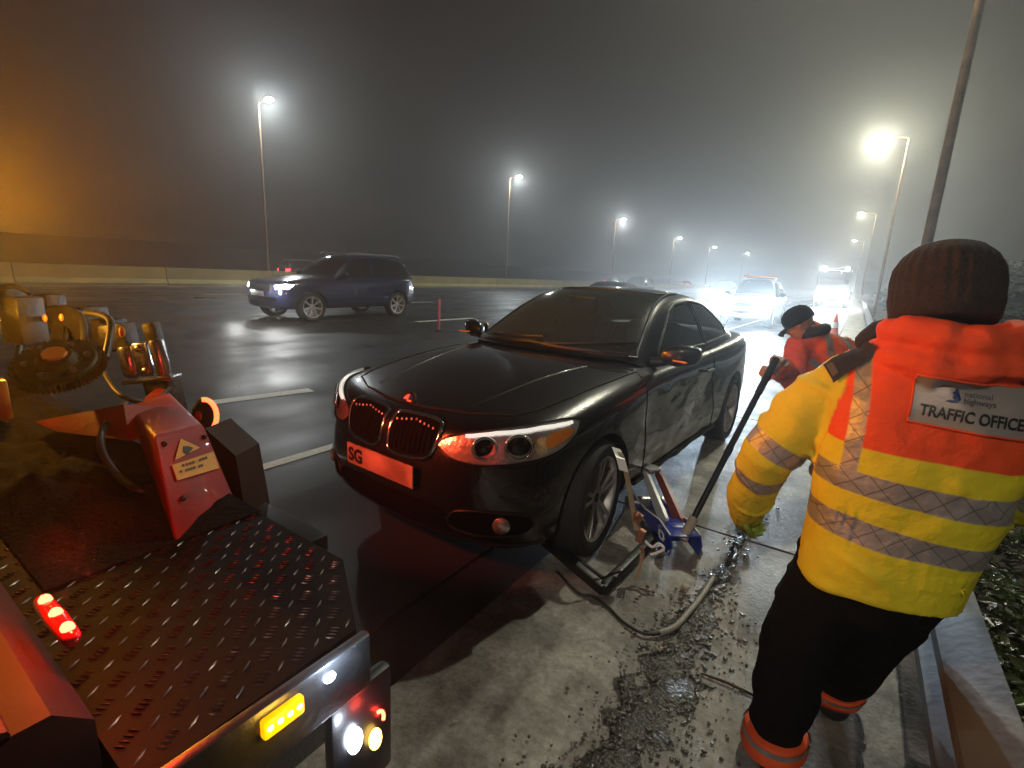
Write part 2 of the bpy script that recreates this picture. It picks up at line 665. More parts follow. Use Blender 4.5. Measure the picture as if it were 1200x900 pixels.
YS = [-60, -20, 0, 25, 35, 45, 55, 65, 75, 85, 95, 105, 120, 135, 150, 170, 190, 215, 240, 270, 300]
g = MB().add([(-340, -340, -0.08), (340, -340, -0.08), (340, 420, -0.08), (-340, 420, -0.08)], [(0, 1, 2, 3)])
tag(g.build('ground', M['soil'], ang=0), kind='structure')
strip('motorway_road', (-31.6, -1.18), YS, 0.0, M['road'])
strip('opposite_road', (-62, -31.6), YS, 0.0, M['road'])

# concrete verge slabs: bay by bay, with joints
mb = MB()
y = -6.0
k = 0
while y < 120:
    L = 3.02 if y < 60 else 10
    c0, c1 = bend(y), bend(y + L)
    for (xa, xb, zz) in ((-1.18, -0.372, 0.006), (-0.350, 0.50, 0.012)):
        z = zz + random.uniform(-0.001, 0.001)
        mb.add([(xa + c0, y + 0.012, z), (xb + c0, y + 0.012, z), (xb + c1, y + L - 0.012, z), (xa + c1, y + L - 0.012, z),
                (xa + c0, y + 0.012, -0.07), (xb + c0, y + 0.012, -0.07), (xb + c1, y + L - 0.012, -0.07), (xa + c1, y + L - 0.012, -0.07)],
               [(0, 1, 2, 3), (0, 4, 5, 1), (1, 5, 6, 2), (2, 6, 7, 3), (3, 7, 4, 0)])
    y += L
tag(mb.build('verge_pavement', M['slab'], ang=0), kind='structure')
# wet silted channel between the slabs: lumpy sheet
vs, fs = [], []
nx, ny = 22, 900
for j in range(ny + 1):
    yy = -2 + 22 * j / ny
    wd = lerp(0.15, 0.04, max(0, min(1, (yy - 1.7) / 0.9))) * (1 + 0.5 * noise.noise(Vector((0.7, yy * 2.3, 4))) + 0.5 * noise.noise(Vector((0.2, yy * 11, 4))))
    for i in range(nx + 1):
        e = (i / nx - 0.5) * 2
        xx = -0.36 + wd * e + 0.05 * noise.noise(Vector((0.3, yy * 2.1, 7))) * (1 if yy < 2.8 else 0.3) + 0.02 * noise.noise(Vector((e, yy * 9, 2)))
        h = 0.016 + 0.020 * (noise.noise(Vector((xx * 9, yy * 7, 1))) + 0.1) + 0.007 * noise.noise(Vector((xx * 40, yy * 40, 3)))
        vs.append((xx, yy, lerp(h, -0.004, abs(e) ** 2.2)))
for j in range(ny):
    for i in range(nx):
        a = j * (nx + 1) + i
        fs.append((a, a + 1, a + nx + 2, a + nx + 1))
tag(MB().add(vs, fs).build('gutter_path', M['mud'], ang=179), kind='structure')
# wet grit and crumbs lying in the channel
mb = MB()
for i in range(2400):
    yy = random.choice((random.uniform(0.7, 2.6), random.uniform(0.7, 5)))
    xx = random.gauss(-0.36, 0.045 if yy > 2.3 else 0.12)
    if xx > 0.0 or xx < -0.75:
        continue
    s = random.choice((0.003, 0.004, 0.006, 0.009)) * random.uniform(0.6, 1.3)
    zt = 0.014 + s * 0.4
    mb.ball((xx, yy, zt), (s * random.uniform(0.7, 1.6), s, s * 0.6), 5, 4, Matrix.Rotation(random.uniform(0, 6), 3, 'Z'))
tag(mb.build('gravel', M['grit'], ang=0), 'wet grit and crumbs in the channel between the slabs', 'gravel', kind='stuff')

# road markings
def marking(x0, y0, x1, y1, w, z=0.004):
    d = Vector((x1 - x0, y1 - y0, 0)).normalized()
    n = Vector((d.y, -d.x, 0)) * w / 2
    a, b = Vector((x0, y0, z)), Vector((x1, y1, z))
    return [a - n, a + n, b + n, b - n]


mb = MB()
for (xa, ya, xb, yb, w) in ((-5.52, 2.42, -5.31, 3.50, 0.19), (-10.42, 10.35, -10.35, 12.85, 0.24), (-22.9, 28.2, -22.8, 32.0, 0.25)):
    mb.add(marking(xa, ya, xb, yb, w), [(0, 1, 2, 3)])
for q in range(1, 14):
    for xl, y0, L in ((-10.4, 10.35, 2.5), (-16.6, 6.0, 2.5), (-22.9, 1.2, 3.6)):
        if q * 9 + y0 > 130 or (xl < -20 and 27 < q * 9 + y0 < 33):
            continue
        y = y0 + q * 9
        mb.add(marking(xl + bend(y), y, xl + bend(y + L), y + L, 0.22), [(0, 1, 2, 3)])
    y = 3.5 + q * 9
    mb.add(marking(-5.35 + bend(y), y + 5, -5.35 + bend(y), y + 7.2, 0.13), [(0, 1, 2, 3)])
ed = [-30] + [1.2 + 1.5 * i for i in range(60)]
for a, b in zip(ed, ed[1:]):
    mb.add(marking(-3.46 + bend(a), a, -3.46 + bend(b), b, 0.11), [(0, 1, 2, 3)])
    mb.add(marking(-29.9 + bend(a), a, -29.9 + bend(b), b, 0.2), [(0, 1, 2, 3)])
tag(mb.build('road_markings', M['marking'], ang=0), kind='structure')
# a tarred joint in the hard shoulder
mb = MB()
mb.add(marking(-1.46, 0.2, -1.50, 20, 0.018, 0.003), [(0, 1, 2, 3)])
tag(mb.build('road_seam', M['seamline'], ang=0), kind='structure')

# median barrier: one continuous concrete run of panels
root = empty('concrete_barrier', (-31, 20, 0), 'long pale yellowish concrete barrier along the far side of the carriageway', 'barrier')
prof = [(-0.30, 0), (0.30, 0), (0.30, 0.10), (0.16, 0.32), (0.09, 0.92), (-0.09, 0.92), (-0.16, 0.32), (-0.30, 0.10)]
mb = MB()
for a in range(-24, 260, 6):
    r0 = [(-31 + bend(a) + p[0] + 31, a + 0.02 - 20, p[1]) for p in prof]
    r1 = [(-31 + bend(a + 6) + p[0] + 31, a + 5.98 - 20, p[1]) for p in prof]
    mb.loft([r0, r1])
mb.build('panel_run', M['barrier'], root, 20)

# W-beam guard rail beside the verge slab
root = empty('guard_rail', (0.415, 1, 0), 'galvanised steel guard rail beside the verge slab behind the standing officer', 'guard rail')
prof = [(0.0, 0.28), (-0.055, 0.33), (-0.085, 0.36), (-0.085, 0.40), (-0.03, 0.45), (-0.03, 0.47), (-0.085, 0.52), (-0.085, 0.56), (-0.05, 0.60), (0.0, 0.63)]
ring = prof + [(p[0] + 0.006, p[1] + (0.004 if p[1] > 0.6 else 0)) for p in reversed(prof)]
mb = MB()
ys = [-4, -1, 0, 1, 2, 4, 8, 14, 20, 25, 30, 35, 40, 45, 50, 60, 70, 80, 90, 100]
rings = [[(q[0] + bend(yy), yy - 1, q[1]) for q in ring] for yy in ys]
mb.loft(rings)
mb.build('rail_beam', M['galv'], root, 30)
for i in range(15):
    yy = -2.2 + 3.2 * i
    p = MB()
    p.box((0.075 + bend(yy), yy - 1, 0.29), (0.10, 0.06, 0.62), bev=0.004)
    p.box((0.015 + bend(yy), yy - 1, 0.47), (0.03, 0.10, 0.16))
    p.build('rail_post', M['galv'], root)

# verge bank behind the rail
vs, fs = [], []
nx, ny = 30, 90
for j in range(ny + 1):
    yy = -12 + 150 * (j / ny) ** 1.6
    for i in range(nx + 1):
        xx = 0.5 + 30 * (i / nx) ** 1.7
        h = 0.02 + min(4.2, max(0, xx - 0.9) * 0.30) + 0.10 * noise.noise(Vector((xx * 1.3, yy * 1.1, 0))) * min(1, (xx - 0.5))
        vs.append((xx + bend(yy), yy, h - 0.02))
for j in range(ny):
    for i in range(nx):
        a = j * (nx + 1) + i
        fs.append((a, a + 1, a + nx + 2, a + nx + 1))
tag(MB().add(vs, fs).build('verge_bank', M['soil'], ang=179), kind='structure')
# far bank beyond the opposite carriageway
vs, fs = [], []
for j in range(61):
    yy = -60 + 340 * j / 60
    for i in range(9):
        xx = -62 - 40 * i / 8
        vs.append((xx + bend(yy), yy, 3.4 * min(1, i / 4) + 0.5 * noise.noise(Vector((i, yy * 0.05, 0))) * min(1, i)))
for j in range(60):
    for i in range(8):
        a = j * 9 + i
        fs.append((a, a + 9, a + 10, a + 1))
tag(MB().add(vs, fs).build('far_bank', M['soil'], ang=179), kind='structure')


def leaves(mb, c, rx, ry, rz, n, s, hollow=0.4):
    for _ in range(n):
        while True:
            p = Vector((random.uniform(-1, 1), random.uniform(-1, 1), random.uniform(-1, 1)))
            if hollow < p.length < 1:
                break
        q = Vector(c) + Vector((p.x * rx, p.y * ry, p.z * rz))
        L = s * random.uniform(0.6, 1.4)
        w = L * random.uniform(0.4, 0.6)
        m_ = Matrix.Rotation(random.uniform(0, 6.3), 3, 'Z') @ Matrix.Rotation(random.uniform(-0.9, 0.9), 3, 'X') @ Matrix.Rotation(random.uniform(-0.6, 0.6), 3, 'Y')
        pts = [(-L, 0, 0), (-L * 0.4, -w, L * 0.1), (L * 0.4, -w * 0.8, L * 0.1), (L, 0, -L * 0.15), (L * 0.4, w * 0.8, L * 0.1), (-L * 0.4, w, L * 0.1)]
        mb.add([q + m_ @ Vector(t) for t in pts], [(0, 1, 2, 3), (0, 3, 4, 5)])


# ivy and low scrub just behind the rail
mb = MB()
for i in range(900):
    yy = random.choice((random.uniform(0.6, 3.2), random.uniform(0.6, 9)))
    xx = 0.62 + abs(random.gauss(0, 0.55))
    h = max(0, xx - 0.9) * 0.30
    rr = random.uniform(0.06, 0.16)
    leaves(mb, (xx, yy, h + rr * 0.6 + random.uniform(0, 0.12)), rr, rr, rr * 0.7, 9, 0.024 if yy < 4 else 0.035, 0.2)
for i in range(60):
    yy = random.uniform(0.5, 5)
    xx = random.uniform(0.56, 0.9)
    for _ in range(9):
        a = Vector((xx + random.gauss(0, 0.03), yy + random.gauss(0, 0.03), 0.0))
        t = a + Vector((random.gauss(0, 0.09), random.gauss(0, 0.09), random.uniform(0.10, 0.26)))
        n = Vector((0.003, 0.003, 0))
        mb.add([a - n, a + n, t], [(0, 1, 2)])
tag(mb.build('undergrowth', M['leaf'], ang=0), 'wet green ivy and grass behind the guard rail', 'undergrowth', kind='stuff')
# scrub up the bank
mb = MB()
for i in range(420):
    yy = random.uniform(3, 75) if i % 2 else random.uniform(3, 26)
    xx = random.uniform(1.6, 9)
    rr = random.uniform(0.5, 1.2) * (0.6 + xx * 0.09)
    leaves(mb, (xx + bend(yy), yy, (xx - 0.9) * 0.30 + rr * 0.5), rr, rr, rr * 0.9, 60, 0.09 + yy * 0.002)
tag(mb.build('hedgerow', M['farleaf'], ang=0), 'dim brown-green scrub massed up the verge bank', 'scrub', kind='stuff')
# haze
hb = MB().box((0, 40, 5.9), (690, 770, 14.2))
ho = hb.build('haze', None, ang=0)
hm = bpy.data.materials.new('night_mist')
hm.use_nodes = True
hm.node_tree.nodes.remove(hm.node_tree.nodes['Principled BSDF'])
pv = hm.node_tree.nodes.new('ShaderNodeVolumePrincipled')
pv.inputs['Color'].default_value = (0.92, 0.93, 0.92, 1)
pv.inputs['Density'].default_value = HAZE
pv.inputs['Anisotropy'].default_value = 0.74
hm.node_tree.links.new(pv.outputs[0], hm.node_tree.nodes['Material Output'].inputs['Volume'])
ho.data.materials.append(hm)
tag(ho, kind='stuff')

#PART2
# ================================================================== STREET LAMPS
def street_lamp(base, h, arm, label, group, lensmat, power, colr, glow=0.55, gr=None):
    t = empty('street_lamp', base, label, 'street lamp', 0, group)
    mb = MB()
    mb.tube([(0, 0, 0), (0, 0, 0.9), (0, 0, 1.0), (0, 0, h)], [0.11, 0.11, 0.085, 0.05], 12)
    mb.build('column', gr or M['pole'], t, 40)
    mb = MB().tube([(0, 0, h - 0.02), (arm * 0.3, 0, h + 0.10), (arm, 0, h + 0.14)], 0.035, 8)
    mb.build('bracket', gr or M['pole'], t, 40)
    s = 1 if arm > 0 else -1
    hd = MB()
    hd.loft([[(arm + s * (q - 0.15), yy, zz) for (yy, zz) in ((-w, h + 0.10), (w, h + 0.10), (w * 0.7, h + 0.10 + th), (-w * 0.7, h + 0.10 + th))]
             for (q, w, th) in ((0, 0.08, 0.08), (0.2, 0.15, 0.13), (0.65, 0.15, 0.11), (0.8, 0.07, 0.05))])
    hd.build('lamp_head', M['galv'], t, 30)
    ln = MB().ball((arm + s * 0.34, 0, h + 0.085), (0.34, 0.19, 0.13), 14, 8)
    ln.build('lens', lensmat, t, 60)
    if power:
        light('street_light', 'SPOT', (arm + s * 0.27, 0, h - 0.01), power, colr, t, 0.14, (arm + s * 0.4, 0, 0), 152, 0.55)
        light('street_glow', 'POINT', (arm + s * 0.27, 0, h - 0.10), power * glow, colr, t, 0.10)
    return t


LW = (0.90, 0.98, 1.0)
LY = (1.0, 0.98, 0.78)
GM = 'lamp columns along the far side of the motorway'
GV = 'lamp columns along the near verge'
for (yy, h, lab) in (
        (18.3, 10.8, 'tall street lamp at far left standing behind the blue car'),
        (45.0, 11.1, 'second street lamp along the far barrier, right of the blue car'),
        (72.9, 10.0, 'third street lamp along the far barrier, above the black coupe windscreen'),
        (101.5, 9.6, 'fourth street lamp along the far barrier, dim in the mist'),
        (129.7, 9.8, 'fifth and fainter street lamp along the far barrier'),
        (171.5, 10.9, 'sixth and faintest street lamp along the far barrier')):
    street_lamp((-31.9 , yy, 0), h, 0.8, lab, GM, M['e_street'], 3000 if yy < 60 else 3600, LW)
for (xh, yy, h, lab, mt_) in (
        (-0.25, 38.6, 10.2, 'big bright yellowish lamp on the verge at upper right', 'e_streetw'),
        (-1.1, 73.9, 10.2, 'second verge lamp, small and bright below the big yellowish one', 'e_streetw'),
        (-2.2, 114, 10.2, 'farthest verge lamp, faint above the bright headlights', 'e_street')):
    street_lamp((xh + 1.1, yy, 0), h, -1.1, lab, GV, M[mt_], 3400, LY, 1.2 if yy < 50 else 0.5)
street_lamp((0.80, 11.5, 0), 10.4, -1.1, 'nearest lamp column, brown pole rising past the knitted hat', GV, M['e_streetw'], 4400, LY, 0.15)
street_lamp((3.4, -13.0, 0), 10.4, -1.0, 'verge lamp column behind the camera', GV, M['e_streetw'], 6600, (1.0, 0.94, 0.80), 0.1)


# ================================================================== VEHICLE BODIES
def tub_cage(P):
    """lower body cage: half loop k=0..K, levels 0..5, then rows across the top"""
    FX = P['front']            # [(x,y)] k0..k3
    SD = P['side']             # [(x,W,zshoulder,crown)]
    RX = P['rear']             # [(x,y)] corner..centre
    zf, zr = P['zf'], P['zr']
    inset = [0.06, 0.018, 0.0, 0.008, 0.008, 0.065]
    fo = P.get('fo', [0.06, 0.01, 0.0, 0.02, 0.05, 0.10])
    ro = P.get('ro', [0.10, 0.03, 0.0, 0.02, 0.04, 0.08])
    half = []
    for i, (x, y) in enumerate(FX):
        col = []
        for l in range(6):
            s = 1 - 0.25 * i / 3
            zz = zf[l] + P.get('fup', [0, 0.0, 0.01, 0.02])[i] * (l >= 4)
            nrm = Vector((1, 0)) if i == 0 else Vector((1, 0.25 * i)).normalized()
            col.append((x - fo[l] * s * nrm.x, max(0, y - fo[l] * s * nrm.y * 0.8), zz))
        half.append(col)
    for (x, w, zs, cr) in SD:
        zl = [P['sill'], P['sill'] + 0.11, 0.46 * P.get('zk', 1), 0, zs - 0.09, zs]
        zl[3] = lerp(zl[2], zl[4], 0.55)
        half.append([(x, w - inset[l], zl[l]) for l in range(6)])
    m = len(RX)
    for i, (x, y) in enumerate(RX):
        s = 1 - 0.25 * (m - 1 - i) / (m - 1)
        half.append([(x + ro[l] * s, max(0, y - ro[l] * 0.5 * (y > 0)), zr[l]) for l in range(6)])
    K = len(half) - 1
    v, f = [], []
    ring = {}
    N = 2 * K
    for l in range(6):
        for i in range(N):
            k = i if i <= K else N - i
            sg = 1 if i <= K else -1
            p = half[k][l]
            ring[l, i] = len(v)
            v.append((p[0], p[1] * sg, p[2]))
    for l in range(5):
        for i in range(N):
            j = (i + 1) % N
            f.append((ring[l, i], ring[l, j], ring[l + 1, j], ring[l + 1, i]))

    def cap(l, top):
        rows = []
        kc, kr = 3, K - (m - 1)
        rows.append([ring[l, i % N] for i in (3, 2, 1, 0, -1, -2, -3)])
        for k in range(kc + 1, kr):
            p = half[k][l]
            cr = SD[k - 4][3] if top else 0
            row = [ring[l, k]]
            for c in (0.68, 0.34, 0, -0.34, -0.68):
                row.append(len(v))
                v.append((p[0], p[1] * c, p[2] + cr * (1 - c * c)))
            row.append(ring[l, N - k])
            rows.append(row)
        idx = list(range(kr, K + 1)) + [N - q for q in range(K - 1, kr - 1, -1)]
        if len(idx) == 7:
            rows.append([ring[l, q % N] for q in idx])
        for a, b in zip(rows, rows[1:]):
            for q in range(6):
                f.append((a[q], a[q + 1], b[q + 1], b[q]))
    cap(5, True)
    cap(0, False)
    return MB().add(v, f)


def subsurf(me, lv):
    def st(o):
        s = o.modifiers.new('s', 'SUBSURF')
        s.levels = lv
        s.render_levels = lv
    return with_mods(me, st)


def boolean_cut(me, cutters):
    objs = []

    def st(o):
        for c in cutters:
            co = bpy.data.objects.new('cut', c)
            COL.objects.link(co)
            objs.append(co)
            b = o.modifiers.new('b', 'BOOLEAN')
            b.operation = 'DIFFERENCE'
            b.solver = 'EXACT'
            b.object = co
    out = with_mods(me, st)
    for c in objs:
        bpy.data.objects.remove(c)
    return out


def house_mesh(rows):
    """greenhouse shell from half rows of 5 points (belt .. centre)"""
    full = []
    for r in rows:
        full.append([Vector(p) for p in r] + [Vector((p[0], -p[1], p[2])) for p in reversed(r[:-1])])
    mb = MB().loft(full, close=False, cap=False)
    return mb.mesh('house')


def patch_mesh(bvh, poly, o, U, V, D, off, step=0.04, far=4.0):
    """a 2d outline laid onto the body surface: cut on a fine grid, then projected along D"""
    bm = bmesh.new()
    vs = [bm.verts.new((p[0], p[1], 0)) for p in poly]
    bm.faces.new(vs)
    xs = [p[0] for p in poly]
    ys = [p[1] for p in poly]
    for ax, lo, hi in ((0, min(xs), max(xs)), (1, min(ys), max(ys))):
        n = int((hi - lo) / step)
        for i in range(1, n + 1):
            c = lo + (hi - lo) * i / (n + 1)
            co = Vector((c, 0, 0)) if ax == 0 else Vector((0, c, 0))
            no = Vector((1, 0, 0)) if ax == 0 else Vector((0, 1, 0))
            bmesh.ops.bisect_plane(bm, geom=bm.verts[:] + bm.edges[:] + bm.faces[:], plane_co=co, plane_no=no)
    o, U, V, D = Vector(o), Vector(U), Vector(V), Vector(D).normalized()
    for v in bm.verts:
        p = o + U * v.co.x + V * v.co.y
        hit, nrm, _, _ = bvh.ray_cast(p - D * far, D, far * 3)
        if hit is None:
            hit, nrm, _, _ = bvh.find_nearest(p)
        if nrm.dot(D) > 0:
            nrm = -nrm
        v.co = hit + nrm * off
    bmesh.ops.recalc_face_normals(bm, faces=bm.faces[:])
    if bm.faces and bm.faces[0].normal.dot(D) > 0:
        bmesh.ops.reverse_faces(bm, faces=bm.faces[:])
    me = bpy.data.meshes.new('patch')
    bm.to_mesh(me)
    bm.free()
    return me


def trace(bvh, pts, o, U, V, D, off, far=4.0):
    o, U, V, D = Vector(o), Vector(U), Vector(V), Vector(D).normalized()
    out = []
    for p in pts:
        q = o + U * p[0] + V * p[1]
        hit, nrm, _, _ = bvh.ray_cast(q - D * far, D, far * 3)
        if hit is None:
            hit, nrm, _, _ = bvh.find_nearest(q)
        if nrm.dot(D) > 0:
            nrm = -nrm
        out.append(hit + nrm * off)
    return out


def densify(pts, step, closed=True):
    out = []
    n = len(pts)
    for i in range(n if closed else n - 1):
        a, b = Vector(pts[i]), Vector(pts[(i + 1) % n])
        k = max(1, int((b - a).length / step))
        for q in range(k):
            out.append(a + (b - a) * q / k)
    if not closed:
        out.append(Vector(pts[-1]))
    return out


SIDE_L = dict(o=(0, 0, 0), U=(1, 0, 0), V=(0, 0, 1), D=(0, -1, 0))
SIDE_R = dict(o=(0, 0, 0), U=(1, 0, 0), V=(0, 0, 1), D=(0, 1, 0))
FRONT = dict(o=(0, 0, 0), U=(0, 1, 0), V=(0, 0, 1), D=(-1, 0, 0))
BACK = dict(o=(0, 0, 0), U=(0, 1, 0), V=(0, 0, 1), D=(1, 0, 0))
TOP = dict(o=(0, 0, 0), U=(1, 0, 0), V=(0, 1, 0), D=(0, 0, -1))


def wheel_parts(parent, pos, side, r, w, rimmat, spokes, fine=True):
    """side=+1: outer face towards +y"""
    wh = MB()
    q = r * 0.735
    wh.lathe([(q, -w / 2 * side), (r * 0.93, -w / 2 * side), (r * 0.985, -w * 0.40 * side), (r, -w * 0.28 * side), (r, w * 0.28 * side), (r * 0.985, w * 0.40 * side), (r * 0.93, w / 2 * side), (r * 0.80, w * 0.52 * side), (q, w * 0.46 * side)], n=44, close=True)
    o = wh.build('wheel', M['rubber'], parent, 40)
    o.location = pos
    rm = MB()
    s = side
    rm.lathe([(q * 0.99, -w * 0.45 * s), (q * 0.90, -w * 0.35 * s), (q * 0.88, w * 0.30 * s), (q * 0.93, w * 0.44 * s), (q * 1.0, w * 0.47 * s), (q * 1.0, w * 0.40 * s)], n=44, close=True)
    rm.lathe([(0.001, w * 0.34 * s), (r * 0.20, w * 0.34 * s), (r * 0.22, w * 0.20 * s), (0.001, w * 0.16 * s)], n=24)
    for k in range(spokes):
        for d in ((-1, 1) if fine else (0,)):
            a = 2 * PI * k / spokes + PI / 2
            a0, a1 = a + d * 0.20, a + d * 0.155
            i0 = Vector((math.cos(a0), 0, math.sin(a0))) * r * 0.17
            i1 = Vector((math.cos(a1), 0, math.sin(a1))) * q * 0.92
            t = (i1 - i0).normalized()
            n = Vector((-t.z, 0, t.x))
            rings = []
            for (p, hw, y0, y1) in ((i0, r * 0.055, 0.16, 0.35), ((i0 + i1) / 2, r * (0.042 if fine else 0.07), 0.20, 0.41), (i1, r * (0.055 if fine else 0.09), 0.22, 0.45)):
                rings.append([p + n * hw + Vector((0, y0 * w * s, 0)), p + n * hw * 0.7 + Vector((0, y1 * w * s, 0)), p - n * hw * 0.7 + Vector((0, y1 * w * s, 0)), p - n * hw + Vector((0, y0 * w * s, 0))])
            rm.loft(rings)
    rm.build('rim', rimmat, o, 30)
    if fine:
        MB().lathe([(0.001, 0.00), (r * 0.48, 0.00), (r * 0.48, 0.025), (0.001, 0.025)], n=36).build('brake_disc', M['disc'], o, 30)
        c = MB().lathe([(0.001, w * 0.37 * s), (r * 0.075, w * 0.365 * s), (r * 0.085, w * 0.33 * s)], n=20)
        c.build('hub_cap', M['blackplastic'], o, 30)
    return o


def mesh_join(me_list, name):
    bm = bmesh.new()
    for me in me_list:
        bm.from_mesh(me)
    out = bpy.data.meshes.new(name)
    bm.to_mesh(out)
    bm.free()
    return out


def arch_cut(x, r, y0, y1):
    return MB().lathe([(0.001, y0), (r, y0), (r, y1), (0.001, y1)], (x, 0, 0.0), n=36)


# ------------------------------------------------------------------ the black coupe
SXc, SYc, SZc = 1.005, 1.0, 1.014
coupe = empty('parked_car', (-1.850, 2.410, 0.0), 'black two-door coupe with scraped crumpled nearside stopped on the hard shoulder', 'car', -PI / 2 - 0.046)
coupe.scale = (SXc, SYc, SZc)
COUPE = dict(
    front=[(0.79, 0.0), (0.775, 0.29), (0.70, 0.58), (0.52, 0.80)],
    side=[(0.33, 0.845, 0.820, 0.055), (0.02, 0.872, 0.865, 0.075), (-0.32, 0.870, 0.898, 0.080), (-0.68, 0.862, 0.920, 0.07),
          (-1.2, 0.858, 0.932, 0.03), (-1.7, 0.858, 0.940, 0.02), (-2.2, 0.868, 0.952, 0.02), (-2.69, 0.885, 0.972, 0.04), (-3.1, 0.868, 0.985, 0.05)],
    rear=[(-3.46, 0.79), (-3.58, 0.55), (-3.63, 0.28), (-3.65, 0.0)],
    zf=[0.19, 0.28, 0.43, 0.59, 0.715, 0.795], zr=[0.24, 0.33, 0.50, 0.66, 0.88, 1.0], sill=0.17, fup=[0, 0, 0.004, 0.010])
bme = subsurf(tub_cage(COUPE).mesh('tub'), 3)
cuts = []
for xx in (0.0, -2.69):
    cuts.append(arch_cut(xx, 0.362, 0.60, 1.05).xform(Matrix.Translation((0, 0, 0.318))).mesh('c'))
    cuts.append(arch_cut(xx, 0.362, -1.05, -0.60).xform(Matrix.Translation((0, 0, 0.318))).mesh('c'))
bme = boolean_cut(bme, cuts)
# crumpled and scraped nearside
for v in bme.vertices:
    p = v.co
    if p.y > 0.6 and p.z < 0.86:
        wx = max(0, min(1, (-0.42 - p.x) / 0.25)) * max(0, min(1, (p.x + 2.3) / 0.4))
        wz = max(0, min(1, (p.z - 0.22) / 0.12)) * max(0, min(1, (0.86 - p.z) / 0.16))
        n1 = noise.noise(Vector((p.x * 3.1, p.z * 4.5, 2.3))) + 0.55 * noise.noise(Vector((p.x * 9, p.z * 14, 5.0)))
        n2 = abs(noise.noise(Vector((p.x * 2.2, p.z * 16, 9.1))))
        v.co.y -= wx * wz * (0.012 + 0.015 * n1 + 0.010 * n2)
body_bvh = bvh_of(bme)


def scraped_paint():
    m = mat('scraped_black_paint', (0.005, 0.005, 0.006), 0.24, 0.0, 0.07, 420, coat=1.0)
    nt = m.node_tree
    b = nt.nodes['Principled BSDF']
    tc = nt.nodes.new('ShaderNodeTexCoord')
    mp = nt.nodes.new('ShaderNodeMapping')
    mp.inputs['Scale'].default_value = (2.2, 1, 11)
    nt.links.new(tc.outputs['Object'], mp.inputs['Vector'])
    n = nt.nodes.new('ShaderNodeTexNoise')
    n.inputs['Scale'].default_value = 2.3
    n.inputs['Detail'].default_value = 9
    n.inputs['Roughness'].default_value = 0.68
    nt.links.new(mp.outputs[0], n.inputs['Vector'])
    r = nt.nodes.new('ShaderNodeValToRGB')
    r.color_ramp.elements[0].position = 0.61
    r.color_ramp.elements[0].color = (0, 0, 0, 1)
    r.color_ramp.elements[1].position = 0.69
    r.color_ramp.elements[1].color = (0.8, 0.8, 0.8, 1)
    nt.links.new(n.outputs['Fac'], r.inputs['Fac'])
    sp = nt.nodes.new('ShaderNodeSeparateXYZ')
    nt.links.new(tc.outputs['Object'], sp.inputs[0])

    def step(sock, a, c):
        q = nt.nodes.new('ShaderNodeMapRange')
        q.inputs['From Min'].default_value = a
        q.inputs['From Max'].default_value = c
        nt.links.new(sock, q.inputs['Value'])
        return q.outputs[0]

    def mul(a, c):
        q = nt.nodes.new('ShaderNodeMath')
        q.operation = 'MULTIPLY'
        nt.links.new(a, q.inputs[0])
        nt.links.new(c, q.inputs[1])
        return q.outputs[0]
    mask = mul(mul(step(sp.outputs['X'], -0.55, -0.85), step(sp.outputs['X'], -2.35, -2.0)), mul(step(sp.outputs['Z'], 0.30, 0.38), mul(step(sp.outputs['Z'], 0.74, 0.62), step(sp.outputs['Y'], 0.7, 0.75))))
    fac = mul(mask, r.outputs['Color'])
    mx = nt.nodes.new('ShaderNodeMixRGB')
    nt.links.new(fac, mx.inputs[0])
    mx.inputs[1].default_value = (0.006, 0.006, 0.007, 1)
    mx.inputs[2].default_value = (0.28, 0.28, 0.28, 1)
    nt.links.new(mx.outputs[0], b.inputs['Base Color'])
    return m


body = link('body', bme, scraped_paint(), coupe, 32)

rows = [
    [(-0.80, 0.735, 0.91), (-0.74, 0.705, 0.945), (-0.66, 0.615, 0.965), (-0.50, 0.33, 0.985), (-0.44, 0, 0.992)],
    [(-1.12, 0.755, 0.925), (-1.12, 0.650, 1.150), (-1.03, 0.575, 1.180), (-0.91, 0.31, 1.205), (-0.87, 0, 1.212)],
    [(-1.48, 0.765, 0.93), (-1.50, 0.585, 1.315), (-1.44, 0.520, 1.352), (-1.36, 0.29, 1.386), (-1.33, 0, 1.394)],
    [(-1.95, 0.770, 0.935), (-1.95, 0.580, 1.345), (-1.93, 0.510, 1.388), (-1.92, 0.28, 1.415), (-1.92, 0, 1.422)],
    [(-2.45, 0.770, 0.95), (-2.42, 0.585, 1.290), (-2.40, 0.515, 1.342), (-2.42, 0.28, 1.374), (-2.43, 0, 1.382)],
    [(-2.85, 0.755, 0.965), (-2.74, 0.640, 1.135), (-2.72, 0.560, 1.180), (-2.78, 0.30, 1.208), (-2.80, 0, 1.214)],
    [(-3.10, 0.700, 0.970), (-3.05, 0.660, 1.000), (-3.05, 0.580, 1.020), (-3.10, 0.30, 1.035), (-3.12, 0, 1.040)]]
hme = subsurf(house_mesh(rows), 4)
house_bvh = bvh_of(hme)
WS = spl([(-0.60, 0.98), (-0.645, 1.02), (-0.50, 1.34), (-0.44, 1.365), (0, 1.385), (0.44, 1.365), (0.50, 1.34), (0.645, 1.02), (0.60, 0.98), (0, 1.03)], 5, True)
RW = spl([(-0.50, 1.05), (-0.55, 1.08), (-0.46, 1.32), (0, 1.355), (0.46, 1.32), (0.55, 1.08), (0.50, 1.05), (0, 1.07)], 5, True)
SWF = densify([(-1.00, 0.985), (-1.08, 1.04), (-1.44, 1.255), (-1.60, 1.30), (-1.93, 1.318), (-1.96, 0.985)], 0.1)
SWB = densify([(-2.00, 0.985), (-1.985, 1.318), (-2.30, 1.285), (-2.52, 1.20), (-2.72, 1.075), (-2.66, 1.01)], 0.1)


